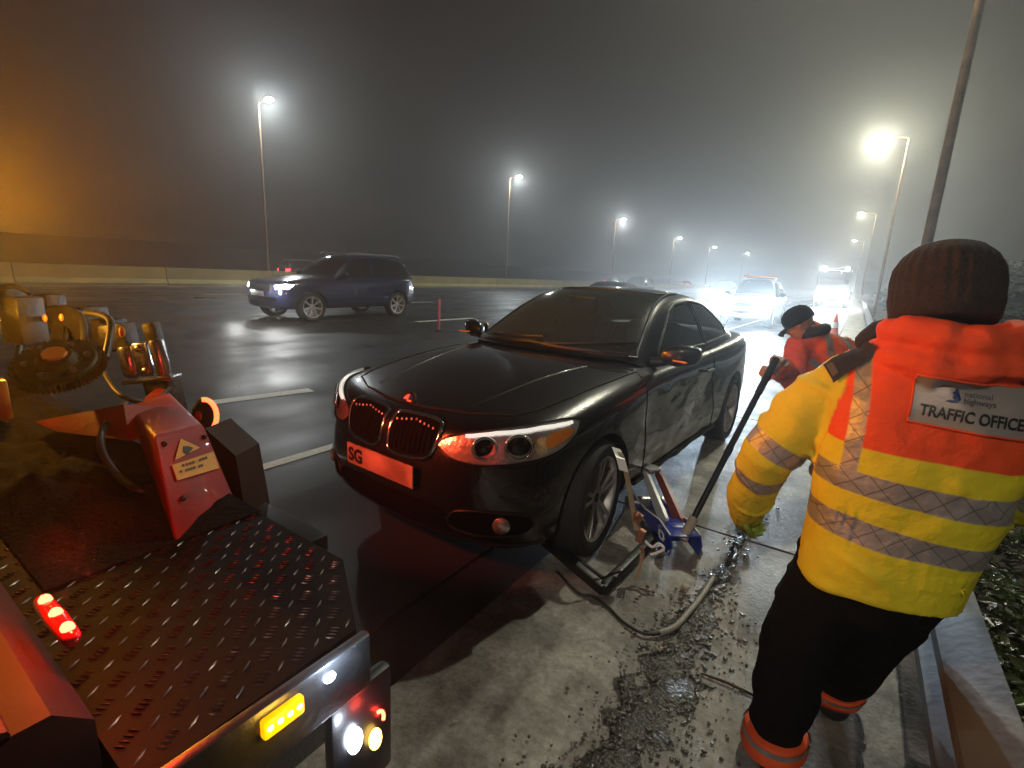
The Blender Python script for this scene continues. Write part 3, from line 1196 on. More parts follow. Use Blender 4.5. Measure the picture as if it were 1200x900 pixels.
def inside(poly, x, y):
    c = False
    n = len(poly)
    for i in range(n):
        a, b = poly[i], poly[(i + 1) % n]
        if (a[1] > y) != (b[1] > y) and x < (b[0] - a[0]) * (y - a[1]) / (b[1] - a[1]) + a[0]:
            c = not c
    return c


def shrink(poly, d):
    cx = sum(p[0] for p in poly) / len(poly)
    cy_ = sum(p[1] for p in poly) / len(poly)
    return [(p[0] + (cx - p[0]) * d, p[1] + (cy_ - p[1]) * d) for p in poly]


bm = bmesh.new()
bm.from_mesh(hme)
dead = []
WSs, RWs, SFs, SBs = shrink(WS, 0.05), shrink(RW, 0.07), shrink(SWF, 0.07), shrink(SWB, 0.12)
for f in bm.faces:
    c, n = f.calc_center_median(), f.normal
    if abs(n.y) < 0.62 and ((c.x > -1.5 and inside(WSs, c.y, c.z)) or (c.x < -2.3 and inside(RWs, c.y, c.z))):
        dead.append(f)
    elif abs(c.y) > 0.53 and (inside(SFs, c.x, c.z) or inside(SBs, c.x, c.z)):
        dead.append(f)
bmesh.ops.delete(bm, geom=dead, context='FACES')
bmesh.ops.recalc_face_normals(bm, faces=bm.faces[:])
bm.to_mesh(hme)
bm.free()
roof = link('roof', hme, M['paint'], coupe, 40)
for nm, poly, pr in (('windscreen', WS, FRONT), ('rear_window', RW, BACK), ('side_window', SWF, SIDE_L), ('side_window', SWF, SIDE_R), ('side_window', SWB, SIDE_L), ('side_window', SWB, SIDE_R)):
    o = link(nm, patch_mesh(house_bvh, poly, off=0.004, **pr), M['glass'], coupe, 60)
    ol = densify(poly, 0.03)
    MB().tube(trace(house_bvh, ol, off=0.004, **pr), 0.009 if nm != 'windscreen' else 0.012, 6, closed=True).build('window_seal', M['blackplastic'], o, 60)
# interior
mb = MB()
mb.loft([[(-0.75, y, 0.93), (-0.95, y, 1.0), (-1.05, y, 0.99), (-1.08, y, 0.90), (-0.75, y, 0.88)] for y in (-0.62, -0.2, 0.2, 0.62)])
mb.build('dashboard', M['seat'], coupe, 40)
for yy in (-0.36, 0.36):
    mb = MB()
    mb.box((-1.78, yy, 1.0), (0.13, 0.46, 0.30), Matrix.Rotation(-0.3, 3, 'Y'), 0.05)
    mb.box((-1.86, yy, 1.22), (0.10, 0.27, 0.15), Matrix.Rotation(-0.2, 3, 'Y'), 0.045)
    mb.build('front_seat', M['seat'], coupe, 40)
mb = MB().lathe([(0.185 + 0.016 * math.cos(a), 0.016 * math.sin(a)) for a in [2 * PI * k / 8 for k in range(8)]], axis='X', n=36, close=True)
mb.box((0, 0, 0), (0.03, 0.36, 0.035))
mb.box((0, 0, -0.08), (0.03, 0.035, 0.17))
sw = mb.build('steering_wheel', M['blackplastic'], coupe, 40)
sw.location = (-1.20, -0.36, 1.0)
sw.rotation_euler = (0, -0.4, 0)
MB().box((-1.18, 0.0, 1.30), (0.02, 0.22, 0.06), None, 0.01).build('interior_mirror', M['blackplastic'], coupe)

# front end
for s in (1, -1):
    kid = spl([(s * 0.030, 0.730), (s * 0.045, 0.768), (s * 0.19, 0.776), (s * 0.315, 0.770), (s * 0.345, 0.735), (s * 0.325, 0.650), (s * 0.28, 0.600), (s * 0.12, 0.585), (s * 0.045, 0.600), (s * 0.030, 0.655)], 4, True)
    k_ = link('grille', patch_mesh(body_bvh, kid, off=0.004, **FRONT), M['void'], coupe, 60)
    MB().tube(trace(body_bvh, kid, off=0.008, **FRONT), 0.010, 8, closed=True).build('grille_surround', M['chrome'], k_, 60)
    for j in range(9):
        yy = s * (0.060 + 0.030 * j)
        zt, zb = 0.760 - 0.004 * abs(j - 4), 0.610 + 0.005 * max(0, j - 5)
        pts = trace(body_bvh, [(yy, zt), (yy, (zt + zb) / 2), (yy, zb)], off=0.008, **FRONT)
        MB().tube(pts, 0.0065, 6).build('grille_bar', M['void'], k_, 60)
        MB().ball(pts[0] + Vector((0.004, 0, -0.004)), (0.006, 0.006, 0.011), 8, 6).build('bar_tip', M['satin'], k_, 60)
    # headlamp, set round the corner
    H = dict(o=(0, 0, 0.038), U=(-0.66, s * 0.75, 0), V=(0, 0, 1), D=(-0.75, -s * 0.66, 0))
    hp = [(-0.215, 0.655), (-0.12, 0.700), (0.06, 0.738), (0.26, 0.762), (0.42, 0.766), (0.475, 0.750), (0.44, 0.695), (0.36, 0.645), (0.20, 0.605), (0.0, 0.580), (-0.14, 0.588), (-0.20, 0.622)]
    hl_out = spl([(p[0], p[1], 0) for p in hp], 4, True)
    hl = link('headlight', patch_mesh(body_bvh, [(p.x, p.y) for p in hl_out], off=0.004, step=0.03, **H), M['reflector'], coupe, 50)
    MB().tube(trace(body_bvh, hl_out, off=0.005, **H), 0.006, 6, closed=True).build('headlight_trim', M['blackplastic'], hl, 60)
    brow = [(-0.08, 0.698), (0.06, 0.722), (0.26, 0.746), (0.42, 0.750)]
    MB().tube(trace(body_bvh, densify(brow, 0.03, False), off=0.014, **H), 0.009, 8).build('running_light_strip', M['e_drl'], hl, 60)
    for (cu, cv, rr) in ((0.005, 0.660, 0.052), (0.160, 0.674, 0.058)):
        c = trace(body_bvh, [(cu, cv)], off=0.0, **H)[0]
        Dn = Vector(H['D'])
        fw = -Dn
        Mx = Matrix.Translation(c) @ fw.to_track_quat('Z', 'Y').to_matrix().to_4x4()
        hexr = [(rr * 1.08 * math.cos(2 * PI * k / 24), rr * 0.98 * math.sin(2 * PI * k / 24), 0.012) for k in range(24)]
        MB().tube(hexr, 0.0075, 8, closed=True).xform(Mx).build('lamp_ring', M['chrome'], hl, 60)
        MB().lathe([(0.001, 0.020), (rr * 0.45, 0.017), (rr * 0.80, 0.009), (rr * 0.92, 0.004)], axis='Z', n=24).xform(Mx).build('projector_lens', M['darkglass'], hl, 60)
    cc = trace(body_bvh, [(0.30, 0.70)], off=0.006, **H)[0]
    ind = spl([(0.30, 0.722, 0), (0.415, 0.733, 0), (0.42, 0.705, 0), (0.36, 0.678, 0), (0.29, 0.668, 0)], 3, True)
    link('indicator_lens', patch_mesh(body_bvh, [(p.x, p.y) for p in ind], off=0.008, step=0.025, **H), M['amberlens'], hl, 50)
    cov = link('headlight_cover', patch_mesh(body_bvh, [(p.x, p.y) for p in hl_out], off=0.026, step=0.03, **H), M['lens'], hl, 60)
    # side intake and fog lamp
    it = spl([(s * 0.44, 0.300), (s * 0.47, 0.385), (s * 0.66, 0.400), (s * 0.76, 0.385), (s * 0.755, 0.300), (s * 0.60, 0.272)], 4, True)
    it_ = link('bumper_intake', patch_mesh(body_bvh, it, off=0.004, **FRONT), M['void'], coupe, 60)
    MB().tube(trace(body_bvh, it, off=0.004, **FRONT), 0.006, 6, closed=True).build('intake_trim', M['blackplastic'], it_, 60)
    c = trace(body_bvh, [(s * 0.665, 0.340)], off=0.012, **FRONT)[0]
    dd = Vector((0.85, s * 0.5, 0)).normalized()
    Mx = Matrix.Translation(c) @ dd.to_track_quat('Z', 'Y').to_matrix().to_4x4()
    MB().lathe([(0.001, 0.014), (0.03, 0.011), (0.042, 0.002), (0.042, -0.02)], axis='Z', n=24).xform(Mx).build('fog_lamp', M['reflector'], coupe, 40)
it = spl([(-0.40, 0.30), (-0.36, 0.385), (0, 0.40), (0.36, 0.385), (0.40, 0.30), (0, 0.27)], 4, True)
link('lower_grille', patch_mesh(body_bvh, it, off=0.004, **FRONT), M['void'], coupe, 60)
lip = densify([(-0.78, 0.225), (-0.5, 0.205), (0, 0.20), (0.5, 0.205), (0.78, 0.225)], 0.05, False)
MB().tube(trace(body_bvh, lip, off=0.004, **FRONT), 0.013, 8).build('front_lip', M['blackplastic'], coupe, 60)
pq = [(-0.265, 0.425), (0.265, 0.425), (0.265, 0.535), (-0.265, 0.535)]
pc = trace(body_bvh, [(0, 0.51)], off=0.022, **FRONT)[0]
pl = MB().box((pc.x, 0, 0.51), (0.012, 0.52, 0.112), None, 0.003).build('number_plate', M['plate'], coupe)


def text_mesh(s, size, off=0.0, depth=0.0, res=3, align='LEFT'):
    c = bpy.data.curves.new('t', 'FONT')
    c.body = s
    c.size = size
    c.offset = off
    c.extrude = depth
    c.resolution_u = res
    c.align_x = align
    o = bpy.data.objects.new('t', c)
    COL.objects.link(o)
    me = evaluated(o)
    bpy.data.objects.remove(o)
    return me


tm = text_mesh('SG', 0.100, 0.004, 0.001)
# plate faces +x, reading left to right runs from -y to +y as seen from the front
Mt = Matrix(((0, 0, 1, pc.x + 0.0075), (1, 0, 0, -0.245), (0, 1, 0, 0.476), (0, 0, 0, 1)))
tm.transform(Mt)
link('plate_lettering', tm, M['ink'], pl, 0)
# roundel on the bonnet nose
c = body_bvh.ray_cast(Vector((0.60, 0.0, 2)), Vector((0, 0, -1)))
cpos, cn = c[0], c[1]
cn = (cn + Vector((0.9, 0, 0))).normalized()
Mx = Matrix.Translation(cpos + cn * 0.004) @ cn.to_track_quat('Z', 'Y').to_matrix().to_4x4()
em = MB().lathe([(0.001, 0.004), (0.046, 0.004), (0.049, 0.0), (0.049, -0.01)], axis='Z', n=32).xform(Mx).build('badge', M['ink'], coupe, 30)
MB().tube([(0.048 * math.cos(2 * PI * k / 28), 0.048 * math.sin(2 * PI * k / 28), 0.003) for k in range(28)], 0.003, 6, closed=True).xform(Mx).build('badge_rim', M['chrome'], em, 60)
for q in range(4):
    a = [q * PI / 2 + PI / 2 * k / 6 for k in range(7)]
    MB().prism([(0, 0)] + [(0.033 * math.cos(t), 0.033 * math.sin(t)) for t in a], 0.0015, Mx @ Matrix.Translation((0, 0, 0.004))).build('badge_quarter', M['white'] if q % 2 else M['blueenamel'], em, 0)

# shut lines
def seam(pts, pr, r=0.005, nm='panel_gap'):
    MB().tube(trace(body_bvh, densify(pts, 0.03, False), off=0.0, **pr), r, 5).build(nm, M['seam'], coupe, 60)


for pr, s in ((SIDE_L, 1), (SIDE_R, -1)):
    seam([(-0.60, 0.93), (-0.56, 0.80), (-0.60, 0.45), (-0.64, 0.28)], pr)
    seam([(-1.98, 0.94), (-1.99, 0.70), (-2.08, 0.45), (-2.14, 0.28)], pr)
    seam([(-0.62, 0.27), (-2.1, 0.27)], pr)
seam([(-0.62, 0.735), (-0.3, 0.725), (0.1, 0.69), (0.35, 0.645), (0.46, 0.59)], TOP, 0.005)
seam([(-0.62, -0.735), (-0.3, -0.725), (0.1, -0.69), (0.35, -0.645), (0.46, -0.59)], TOP, 0.005)
seam([(0.46, 0.59), (0.56, 0.40), (0.615, 0.15), (0.62, 0), (0.615, -0.15), (0.56, -0.40), (0.46, -0.59)], TOP, 0.006)
for s in (1, -1):                                                       # bonnet power creases
    pts = trace(body_bvh, densify([(0.50, s * 0.36), (0.1, s * 0.42), (-0.40, s * 0.50)], 0.05, False), off=-0.006, **TOP)
    MB().tube(pts, 0.010, 8).build('bonnet_crease', M['paint'], coupe, 80)
mb = MB()
for y0 in (-0.45, 0.12):
    a = trace(house_bvh, densify([(y0, 1.015), (y0 + 0.5, 1.05)], 0.06, False), off=0.02, **FRONT)
    mb.tube(a, 0.010, 6)
mb.tube(trace(house_bvh, densify([(-0.62, 0.99), (0, 1.02), (0.62, 0.99)], 0.06, False), off=0.010, **FRONT), 0.014, 6)
mb.build('wiper', M['blackplastic'], coupe, 60)
for s, pr in ((1, SIDE_L), (-1, SIDE_R)):
    hpts = trace(body_bvh, [(-1.88, 0.80), (-1.80, 0.805), (-1.70, 0.805)], off=0.028, **pr)
    hb_ = MB().tube(hpts, 0.011, 8)
    hb_.tube([hpts[0], hpts[0] + Vector((0, -s * 0.04, 0))], 0.011, 8).tube([hpts[2], hpts[2] + Vector((0, -s * 0.04, 0))], 0.011, 8)
    hb_.build('door_handle', M['paint'], coupe, 60)
    mb = MB()
    rr = []
    for (dy, sc) in ((0.0, 0.55), (0.04, 0.85), (0.10, 1.0), (0.17, 0.96), (0.215, 0.72), (0.232, 0.35)):
        ring = []
        for k in range(20):
            a = 2 * PI * k / 20
            ex = 0.062 * sc * (abs(math.cos(a)) ** 0.75) * (1 if math.cos(a) > 0 else -1)
            ez = 0.072 * sc * (abs(math.sin(a)) ** 0.75) * (1 if math.sin(a) > 0 else -1)
            ring.append((-0.90 + ex - dy * 0.25, s * (0.79 + dy), 1.0 + ez + dy * 0.08))
        rr.append(ring)
    mb.loft(rr)
    mb.tube([(-0.88, s * 0.72, 0.945), (-0.90, s * 0.80, 0.96), (-0.91, s * 0.86, 0.975)], [0.035, 0.03, 0.026], 10)
    wm = mb.build('wing_mirror', M['paint'], coupe, 60)
    MB().box((-0.995, s * 0.89, 1.005), (0.012, 0.17, 0.10), None, 0.004).build('mirror_glass', M['chrome'], wm)
    MB().box((-0.838, s * 0.93, 0.985), (0.02, 0.10, 0.012), Matrix.Rotation(-s * 0.25, 3, 'Z'), 0.004).build('mirror_indicator', M['amberlens'], wm)
for (xx, s) in ((0, 1), (0, -1), (-2.69, 1), (-2.69, -1)):
    w_ = wheel_parts(coupe, (xx, s * 0.765, 0.318), s, 0.318, 0.215, M['alloy'], 5)
    if xx == 0:
        w_.rotation_euler = (0, 0, 0.10)
for s in (1, -1):
    tl = [(s * 0.48, 0.80), (s * 0.76, 0.79), (s * 0.78, 0.90), (s * 0.50, 0.92)]
    link('tail_light', patch_mesh(body_bvh, tl, off=0.004, **BACK), M['redlens'], coupe, 60)
mb = MB()
mb.box((-1.3, 0, 0.24), (3.4, 1.1, 0.12), None, 0.03)
mb.build('underbody', M['void'], coupe)
# loose scraped sill trim hanging on the damaged side
mb = MB()
pts = trace(body_bvh, densify([(-0.50, 0.245), (-1.2, 0.24), (-2.2, 0.255)], 0.06, False), off=0.012, **SIDE_L)
pts = [p + Vector((0, 0.012 * noise.noise(p * 5), 0.010 * noise.noise(p * 7))) for p in pts]
mb.tube(pts, 0.016, 8)
mb.build('sill_trim', M['blackplastic'], coupe, 60)


# ------------------------------------------------------------------ traffic
def traffic_car(name, label, cat, loc, rz, kind, paint, heads=None, tails=None, band=None, bar=False, group=None, halo=0, beam=0, beamcol=(0.80, 0.90, 1.0)):
    t = empty(name, loc, label, cat, rz, group)
    suv = kind == 'suv'
    up = 0.20 if suv else 0.0
    P = dict(
        front=[(0.86, 0.0), (0.845, 0.30), (0.78, 0.62), (0.58, 0.84)],
        side=[(x, w + 0.03, z + up * 0.9, c) for (x, w, z, c) in ((0.36, 0.85, 0.80, 0.07), (0.02, 0.87, 0.86, 0.08), (-0.34, 0.87, 0.90, 0.07), (-0.75, 0.865, 0.93, 0.04), (-1.3, 0.865, 0.94, 0.02), (-1.8, 0.865, 0.95, 0.02), (-2.3, 0.87, 0.96, 0.02), (-2.75, 0.875, 0.97, 0.02), (-3.1, 0.86, 0.98, 0.02))],
        rear=[(-3.50, 0.80), (-3.60, 0.55), (-3.64, 0.28), (-3.66, 0.0)],
        zf=[0.22 + up * .4, 0.32 + up * .5, 0.48 + up * .7, 0.62 + up * .8, 0.71 + up * .9, 0.77 + up], zr=[0.28 + up * .4, 0.38 + up * .5, 0.55 + up * .7, 0.72 + up * .8, 0.90 + up * .9, 0.98 + up],
        sill=0.20 + up * 0.5, zk=1 + up, ro=[0.10, 0.03, 0.0, 0.02, 0.04, 0.08])
    bm_ = subsurf(tub_cage(P).mesh('tub'), 2)
    rw = 0.36 if suv else 0.325
    cuts_ = []
    for xx in (0.0, -2.72):
        for sg in (1, -1):
            y0, y1 = sorted((sg * 0.62, sg * 1.1))
            cuts_.append(arch_cut(xx, rw + 0.05, y0, y1).xform(Matrix.Translation((0, 0, rw))).mesh('c'))
    bm_ = boolean_cut(bm_, cuts_)
    bb = bvh_of(bm_)
    b = link('body', bm_, paint, t, 35)
    zb, zt = 0.90 + up * 0.9, (1.40 if not suv else 1.72)
    xr = -3.0 if not suv else -3.42      # tail of the glasshouse
    rt = -2.4 if not suv else -3.15
    hr = [
        [(-0.75, 0.73, zb), (-0.70, 0.71, zb + .03), (-0.62, 0.62, zb + .05), (-0.47, 0.33, zb + .08), (-0.42, 0, zb + .09)],
        [(-1.05, 0.76, zb + .01), (-1.05, 0.67, lerp(zb, zt, .5)), (-0.97, 0.59, lerp(zb, zt, .56)), (-0.87, 0.32, lerp(zb, zt, .60)), (-0.84, 0, lerp(zb, zt, .61))],
        [(-1.38, 0.77, zb + .02), (-1.40, 0.61, zt - .09), (-1.34, 0.54, zt - .05), (-1.27, 0.30, zt - .02), (-1.25, 0, zt - .01)],
        [(-1.95, 0.775, zb + .02), (-1.95, 0.61, zt - .06), (-1.93, 0.54, zt - .02), (-1.92, 0.29, zt + .01), (-1.92, 0, zt + .02)],
        [(rt, 0.775, zb + .03), (rt, 0.61, zt - .10), (rt, 0.54, zt - .05), (rt, 0.29, zt - .02), (rt, 0, zt - .01)],
        [(lerp(rt, xr, .6), 0.76, zb + .03), (lerp(rt, xr, .6), 0.67, lerp(zb, zt, .45)), (lerp(rt, xr, .6), 0.58, lerp(zb, zt, .52)), (lerp(rt, xr, .6) - .04, 0.31, lerp(zb, zt, .56)), (lerp(rt, xr, .6) - .05, 0, lerp(zb, zt, .57))],
        [(xr - .05, 0.72, zb + .03), (xr, 0.68, zb + .06), (xr, 0.60, zb + .08), (xr - .05, 0.31, zb + .10), (xr - .06, 0, zb + .10)]]
    hm_ = subsurf(house_mesh(hr), 2)
    hbv = bvh_of(hm_)
    link('roof', hm_, paint, t, 40)
    H_ = zt - zb
    ws = spl([(-0.60, zb + .10), (-0.50, zt - .10), (0, zt - .06), (0.50, zt - .10), (0.60, zb + .10), (0, zb + .13)], 4, True)
    link('windscreen', patch_mesh(hbv, ws, off=0.008, step=0.1, **FRONT), M['darkglass'], t, 60)
    rwp = [(-0.50, zb + .14), (-0.46, zt - .14), (0.46, zt - .14), (0.50, zb + .14)]
    link('rear_window', patch_mesh(hbv, rwp, off=0.008, step=0.1, **BACK), M['darkglass'], t, 60)
    for pr in (SIDE_L, SIDE_R):
        link('side_window', patch_mesh(hbv, [(-0.98, zb + .06), (-1.36, zt - .13), (-1.88, zt - .10), (-1.88, zb + .06)], off=0.008, step=0.12, **pr), M['darkglass'], t, 60)
        link('side_window', patch_mesh(hbv, [(-1.96, zb + .06), (-1.96, zt - .10), (rt + .08, zt - .14), (lerp(rt, xr, .55), zb + .10)], off=0.008, step=0.12, **pr), M['darkglass'], t, 60)
    for (xx, s) in ((0, 1), (0, -1), (-2.72, 1), (-2.72, -1)):
        wheel_parts(t, (xx, s * 0.78, rw), s, rw, 0.22, M['alloy'], 7, False)
    zl = 0.66 + up * 0.85
    gp = [(-0.42, zl - .10), (-0.44, zl + .03), (0.44, zl + .03), (0.42, zl - .10)]
    link('grille', patch_mesh(bb, gp, off=0.006, **FRONT), M['void'], t, 60)
    link('lower_grille', patch_mesh(bb, [(-0.6, zl - .33), (-0.6, zl - .24), (0.6, zl - .24), (0.6, zl - .33)], off=0.006, **FRONT), M['void'], t, 60)
    c0 = trace(bb, [(0, zl - .17)], off=0.012, **FRONT)[0]
    MB().box(c0, (0.012, 0.52, 0.11), None, 0.003).build('number_plate', M['plate'], t)
    for s in (1, -1):
        Hd = dict(o=(0, 0, 0), U=(-0.5, s * 0.86, 0), V=(0, 0, 1), D=(-0.86, -s * 0.5, 0))
        ho_ = [(0.12, zl - .045), (0.10, zl + .035), (0.36, zl + .075), (0.50, zl + .065), (0.42, zl - .03)]
        link('headlight', patch_mesh(bb, ho_, off=0.008, step=0.05, **Hd), heads or M['satin'], t, 60)
        to = [(s * 0.50, zl + .02), (s * 0.50, zl + .20), (s * 0.80, zl + .20), (s * 0.78, zl + .02)]
        link('tail_light', patch_mesh(bb, to, off=0.008, step=0.06, **BACK), tails or M['redlens'], t, 60)
        mb_ = MB().ball((-0.86, s * 0.97, zb + .10), (0.07, 0.12, 0.075), 12, 8)
        mb_.tube([(-0.84, s * 0.78, zb + .04), (-0.86, s * 0.9, zb + .07)], 0.03, 8)
        mb_.build('wing_mirror', M['blackplastic'], t, 60)
        if halo:
            c = trace(bb, [(s * 0.62, zl + .02)], off=0.34, **FRONT)[0] + Vector((0, 0, -0.16))
            light('headlamp_glow', 'POINT', c, halo, beamcol, t, 0.09)
        if beam:
            c = trace(bb, [(s * 0.62, zl + .02)], off=0.10, **FRONT)[0]
            light('headlamp_beam', 'SPOT', c, beam, beamcol, t, 0.07, (c.x + 10, c.y * 1.1, c.z - 0.55), 50, 0.7)
    if band is not None:
        link('bonnet_band', patch_mesh(bb, [(0.62, -0.60), (0.66, 0), (0.62, 0.60), (0.20, 0.72), (0.20, -0.72)], off=0.006, step=0.07, **TOP), band, t, 60)
        for pr in (SIDE_L, SIDE_R):
            for q in range(5):
                x0 = -0.55 - q * 0.5
                link('side_band', patch_mesh(bb, [(x0, zl - .02), (x0 - .25, zl - .02), (x0 - .25, zl + .20), (x0, zl + .20)], off=0.006, step=0.07, **pr), band, t, 60)
    if bar:
        lb = MB().box((-1.75, 0, zt + .10), (0.30, 1.15, 0.085), None, 0.02).build('light_bar', M['amberlens'], t)
        MB().box((-1.75, 0, zt + .040), (0.10, 1.0, 0.04)).build('bar_mount', M['blackplastic'], lb)
    if suv and not bar:
        for s in (1, -1):
            MB().tube([(-1.25, s * 0.60, zt - .02), (-1.40, s * 0.60, zt + .03), (-2.9, s * 0.60, zt + .02), (-3.05, s * 0.60, zt - .04)], 0.02, 8).build('roof_rail', M['satin'], t, 60)
    return t


GO = 'vehicles moving along the motorway'
traffic_car('passing_car', 'dark blue estate car passing in the middle lanes at left', 'car', (-12.7, 7.9, 0), -PI / 2 + 0.03, 'suv', M['navyblue'], heads=M['e_white'], group=GO, halo=25, beam=320, beamcol=(1, 1, 0.97)).scale = (1.12, 1.05, 1.06)
traffic_car('passing_car', 'dark saloon seen just above the black coupe roof', 'car', (-7.3, 15.2, 0), -PI / 2, 'saloon', M['greycar'], group=GO)
traffic_car('passing_car', 'dark car with two bright bluish headlights beyond the coupe roof', 'car', (-14.6, 37.0, 0), -PI / 2, 'suv', M['greycar'], heads=M['e_head'], group=GO, halo=180, beam=200)
traffic_car('patrol_car', 'white patrol car with lime bonnet band and roof light bar on the hard shoulder', 'car', (-3.35, 20.2, 0), -PI / 2, 'suv', M['whitecar'], heads=M['e_head'], group=None, band=M['limeband'], bar=True, halo=110, beam=2600, beamcol=(0.66, 0.83, 1.0))
GT = 'cars going away on the opposite carriageway'
traffic_car('distant_car', 'car with red tail lamps above the bonnet of the blue car', 'car', (-36.5, 25.6, 0), PI / 2, 'suv', M['greycar'], tails=M['e_tail'], group=GT)
traffic_car('distant_car', 'distant car with red tail lamps left of the bluish headlights', 'car', (-37, 87, 0.0), PI / 2, 'suv', M['greycar'], tails=M['e_tail'], group=GT)
traffic_car('distant_car', 'farthest car with faint red tail lamps left of the patrol car', 'car', (-37, 134, 0.0), PI / 2, 'suv', M['greycar'], tails=M['e_tail'], group=GT)
traffic_car('oncoming_car', 'oncoming car with white headlights just left of the patrol car', 'car', (-9.5, 43, 0), -PI / 2, 'suv', M['greycar'], heads=M['e_head'], group=GO, halo=260, beam=200)
# a recovery lorry with a blaze of lamps behind the patrol car
lor = empty('recovery_lorry', (-1.9, 47, 0), 'lorry behind the patrol car blazing with white lamps', 'lorry', -PI / 2)
mb = MB()
mb.box((-1.0, 0, 1.75), (2.0, 2.3, 2.3), None, 0.12)
mb.build('cab', M['greycar'], lor)
MB().box((-5.2, 0, 1.15), (6.2, 2.4, 0.3), None, 0.03).build('load_bed', M['truck'], lor)
MB().box((0.012, 0, 2.25), (0.03, 1.95, 0.8), None, 0.01).build('windscreen', M['darkglass'], lor)
MB().box((0.03, 0, 0.65), (0.12, 2.3, 0.4), None, 0.04).build('bumper', M['truck'], lor)
for xx in (-0.8, -6.5):
    for s in (1, -1):
        wheel_parts(lor, (xx, s * 1.02, 0.48), s, 0.48, 0.28, M['alloy'], 6, False)
for yy, zz, rr, pw in ((-0.92, 0.85, 0.16, 900), (0.92, 0.85, 0.16, 900), (-0.45, 0.80, 0.10, 0), (0.45, 0.80, 0.10, 0), (-0.75, 3.05, 0.13, 420), (0.75, 3.05, 0.13, 0)):
    MB().lathe([(rr * 0.9, 0), (rr, 0.02), (rr, 0.10), (0.001, 0.13)], (0.06 if zz < 2 else -0.35, yy, zz), 'X', 20).build('headlight', M['e_head'], lor, 60)
    if pw:
        light('headlamp_glow', 'POINT', (0.45 if zz < 2 else 0.1, yy, zz), pw, (0.85, 0.93, 1.0), lor, 0.14)
light('headlamp_beam', 'SPOT', (0.4, 0, 0.9), 900, (0.85, 0.93, 1.0), lor, 0.2, (12, 0, 0.2), 60, 0.7)
MB().box((-0.45, 0, 3.02), (0.25, 1.7, 0.12), None, 0.03).build('light_bar', M['blackplastic'], lor)

# cone beside the verge slab
co = empty('traffic_cone', (-0.53, 19.4, 0), 'small orange and white traffic cone on the verge beyond the bending officer', 'traffic cone')
MB().box((0, 0, 0.02), (0.38, 0.38, 0.04), None, 0.012).build('base', M['rubber'], co)
MB().lathe([(0.14, 0.04), (0.028, 0.70), (0.02, 0.71), (0.001, 0.71)], axis='Z', n=24).build('body', M['cone'], co, 40)
MB().lathe([(0.106, 0.26), (0.076, 0.44), (0.073, 0.44), (0.103, 0.26)], axis='Z', n=24).build('sleeve', M['conew'], co, 40)
# thin pinkish marker post in the lane
mp_ = empty('marker_post', (-8.55, 9.25, 0), 'thin pinkish red marker post standing on the road beyond the coupe bonnet', 'post')
MB().lathe([(0.10, 0), (0.10, 0.02), (0.04, 0.04), (0.001, 0.04)], axis='Z', n=20).build('base', M['rubber'], mp_, 40)
MB().tube([(0, 0, 0.03), (0.0, 0, 0.78), (0.0, 0, 0.80)], [0.035, 0.035, 0.02], 12).build('stem', M['pinkpost'], mp_, 40)

#PART3
# ================================================================== RECOVERY TRUCK (rear corner beside the camera)
TR = Vector((-1.9, -3.2, 0))
truck = empty('recovery_truck', TR, 'recovery truck with tread plate rear platform, red lifting gear and lit marker lamps', 'truck')


def tb(mb, name, m_, parent=None, ang=35):
    """build from world coordinates under the truck"""
    mb.xform(Matrix.Translation(-TR))
    return mb.build(name, m_, parent or truck, ang)


DZ = 0.90
DECK = [(-0.60, 0.145), (-0.612, 0.47), (-0.80, 0.585), (-3.2, 0.585), (-3.2, 0.145)]
mb = MB().prism([(p[0], p[1]) for p in DECK], 0.06, Matrix.Translation((0, 0, DZ - 0.06)))
nplain = len(mb.f)
# raised tread bars, groups of five at alternating right angles
random.seed(3)
for i in range(64):
    for j in range(15):
        cx, cyy = -0.635 - 0.040 * i, 0.165 + 0.0305 * j
        if cyy > 0.57 or (cx > -0.80 and cyy > 0.46 + (-cx - 0.61) * 0.55):
            continue
        ang = 0.62 if (i + j) % 2 else 0.62 - PI / 2
        n_ = 4 if (i + j) % 2 else 1
        d = Vector((math.cos(ang), math.sin(ang), 0))
        nrm = Vector((-d.y, d.x, 0))
        for k in range(n_):
            q = Vector((cx, cyy, DZ)) + nrm * (k - (n_ - 1) / 2) * 0.0078
            hl = 0.0085 if n_ > 1 else 0.012
            a, b = q - d * hl, q + d * hl
            w = nrm * 0.0022
            up = Vector((0, 0, 0.0022 * random.uniform(0.5, 1.1)))
            mb.add([a, q - w, b, q + w, q - w * 0.3 + up - d * hl * .5, q - w * 0.3 + up + d * hl * .5, q + w * 0.3 + up], [(0, 1, 5, 4), (1, 2, 5), (2, 3, 6, 5), (3, 0, 4, 6), (4, 5, 6)])
plat = tb(mb, 'rear_platform', [M['tread'], M['treadbar']], ang=30)
for q in plat.data.polygons:
    q.material_index = 1 if q.index >= nplain else 0
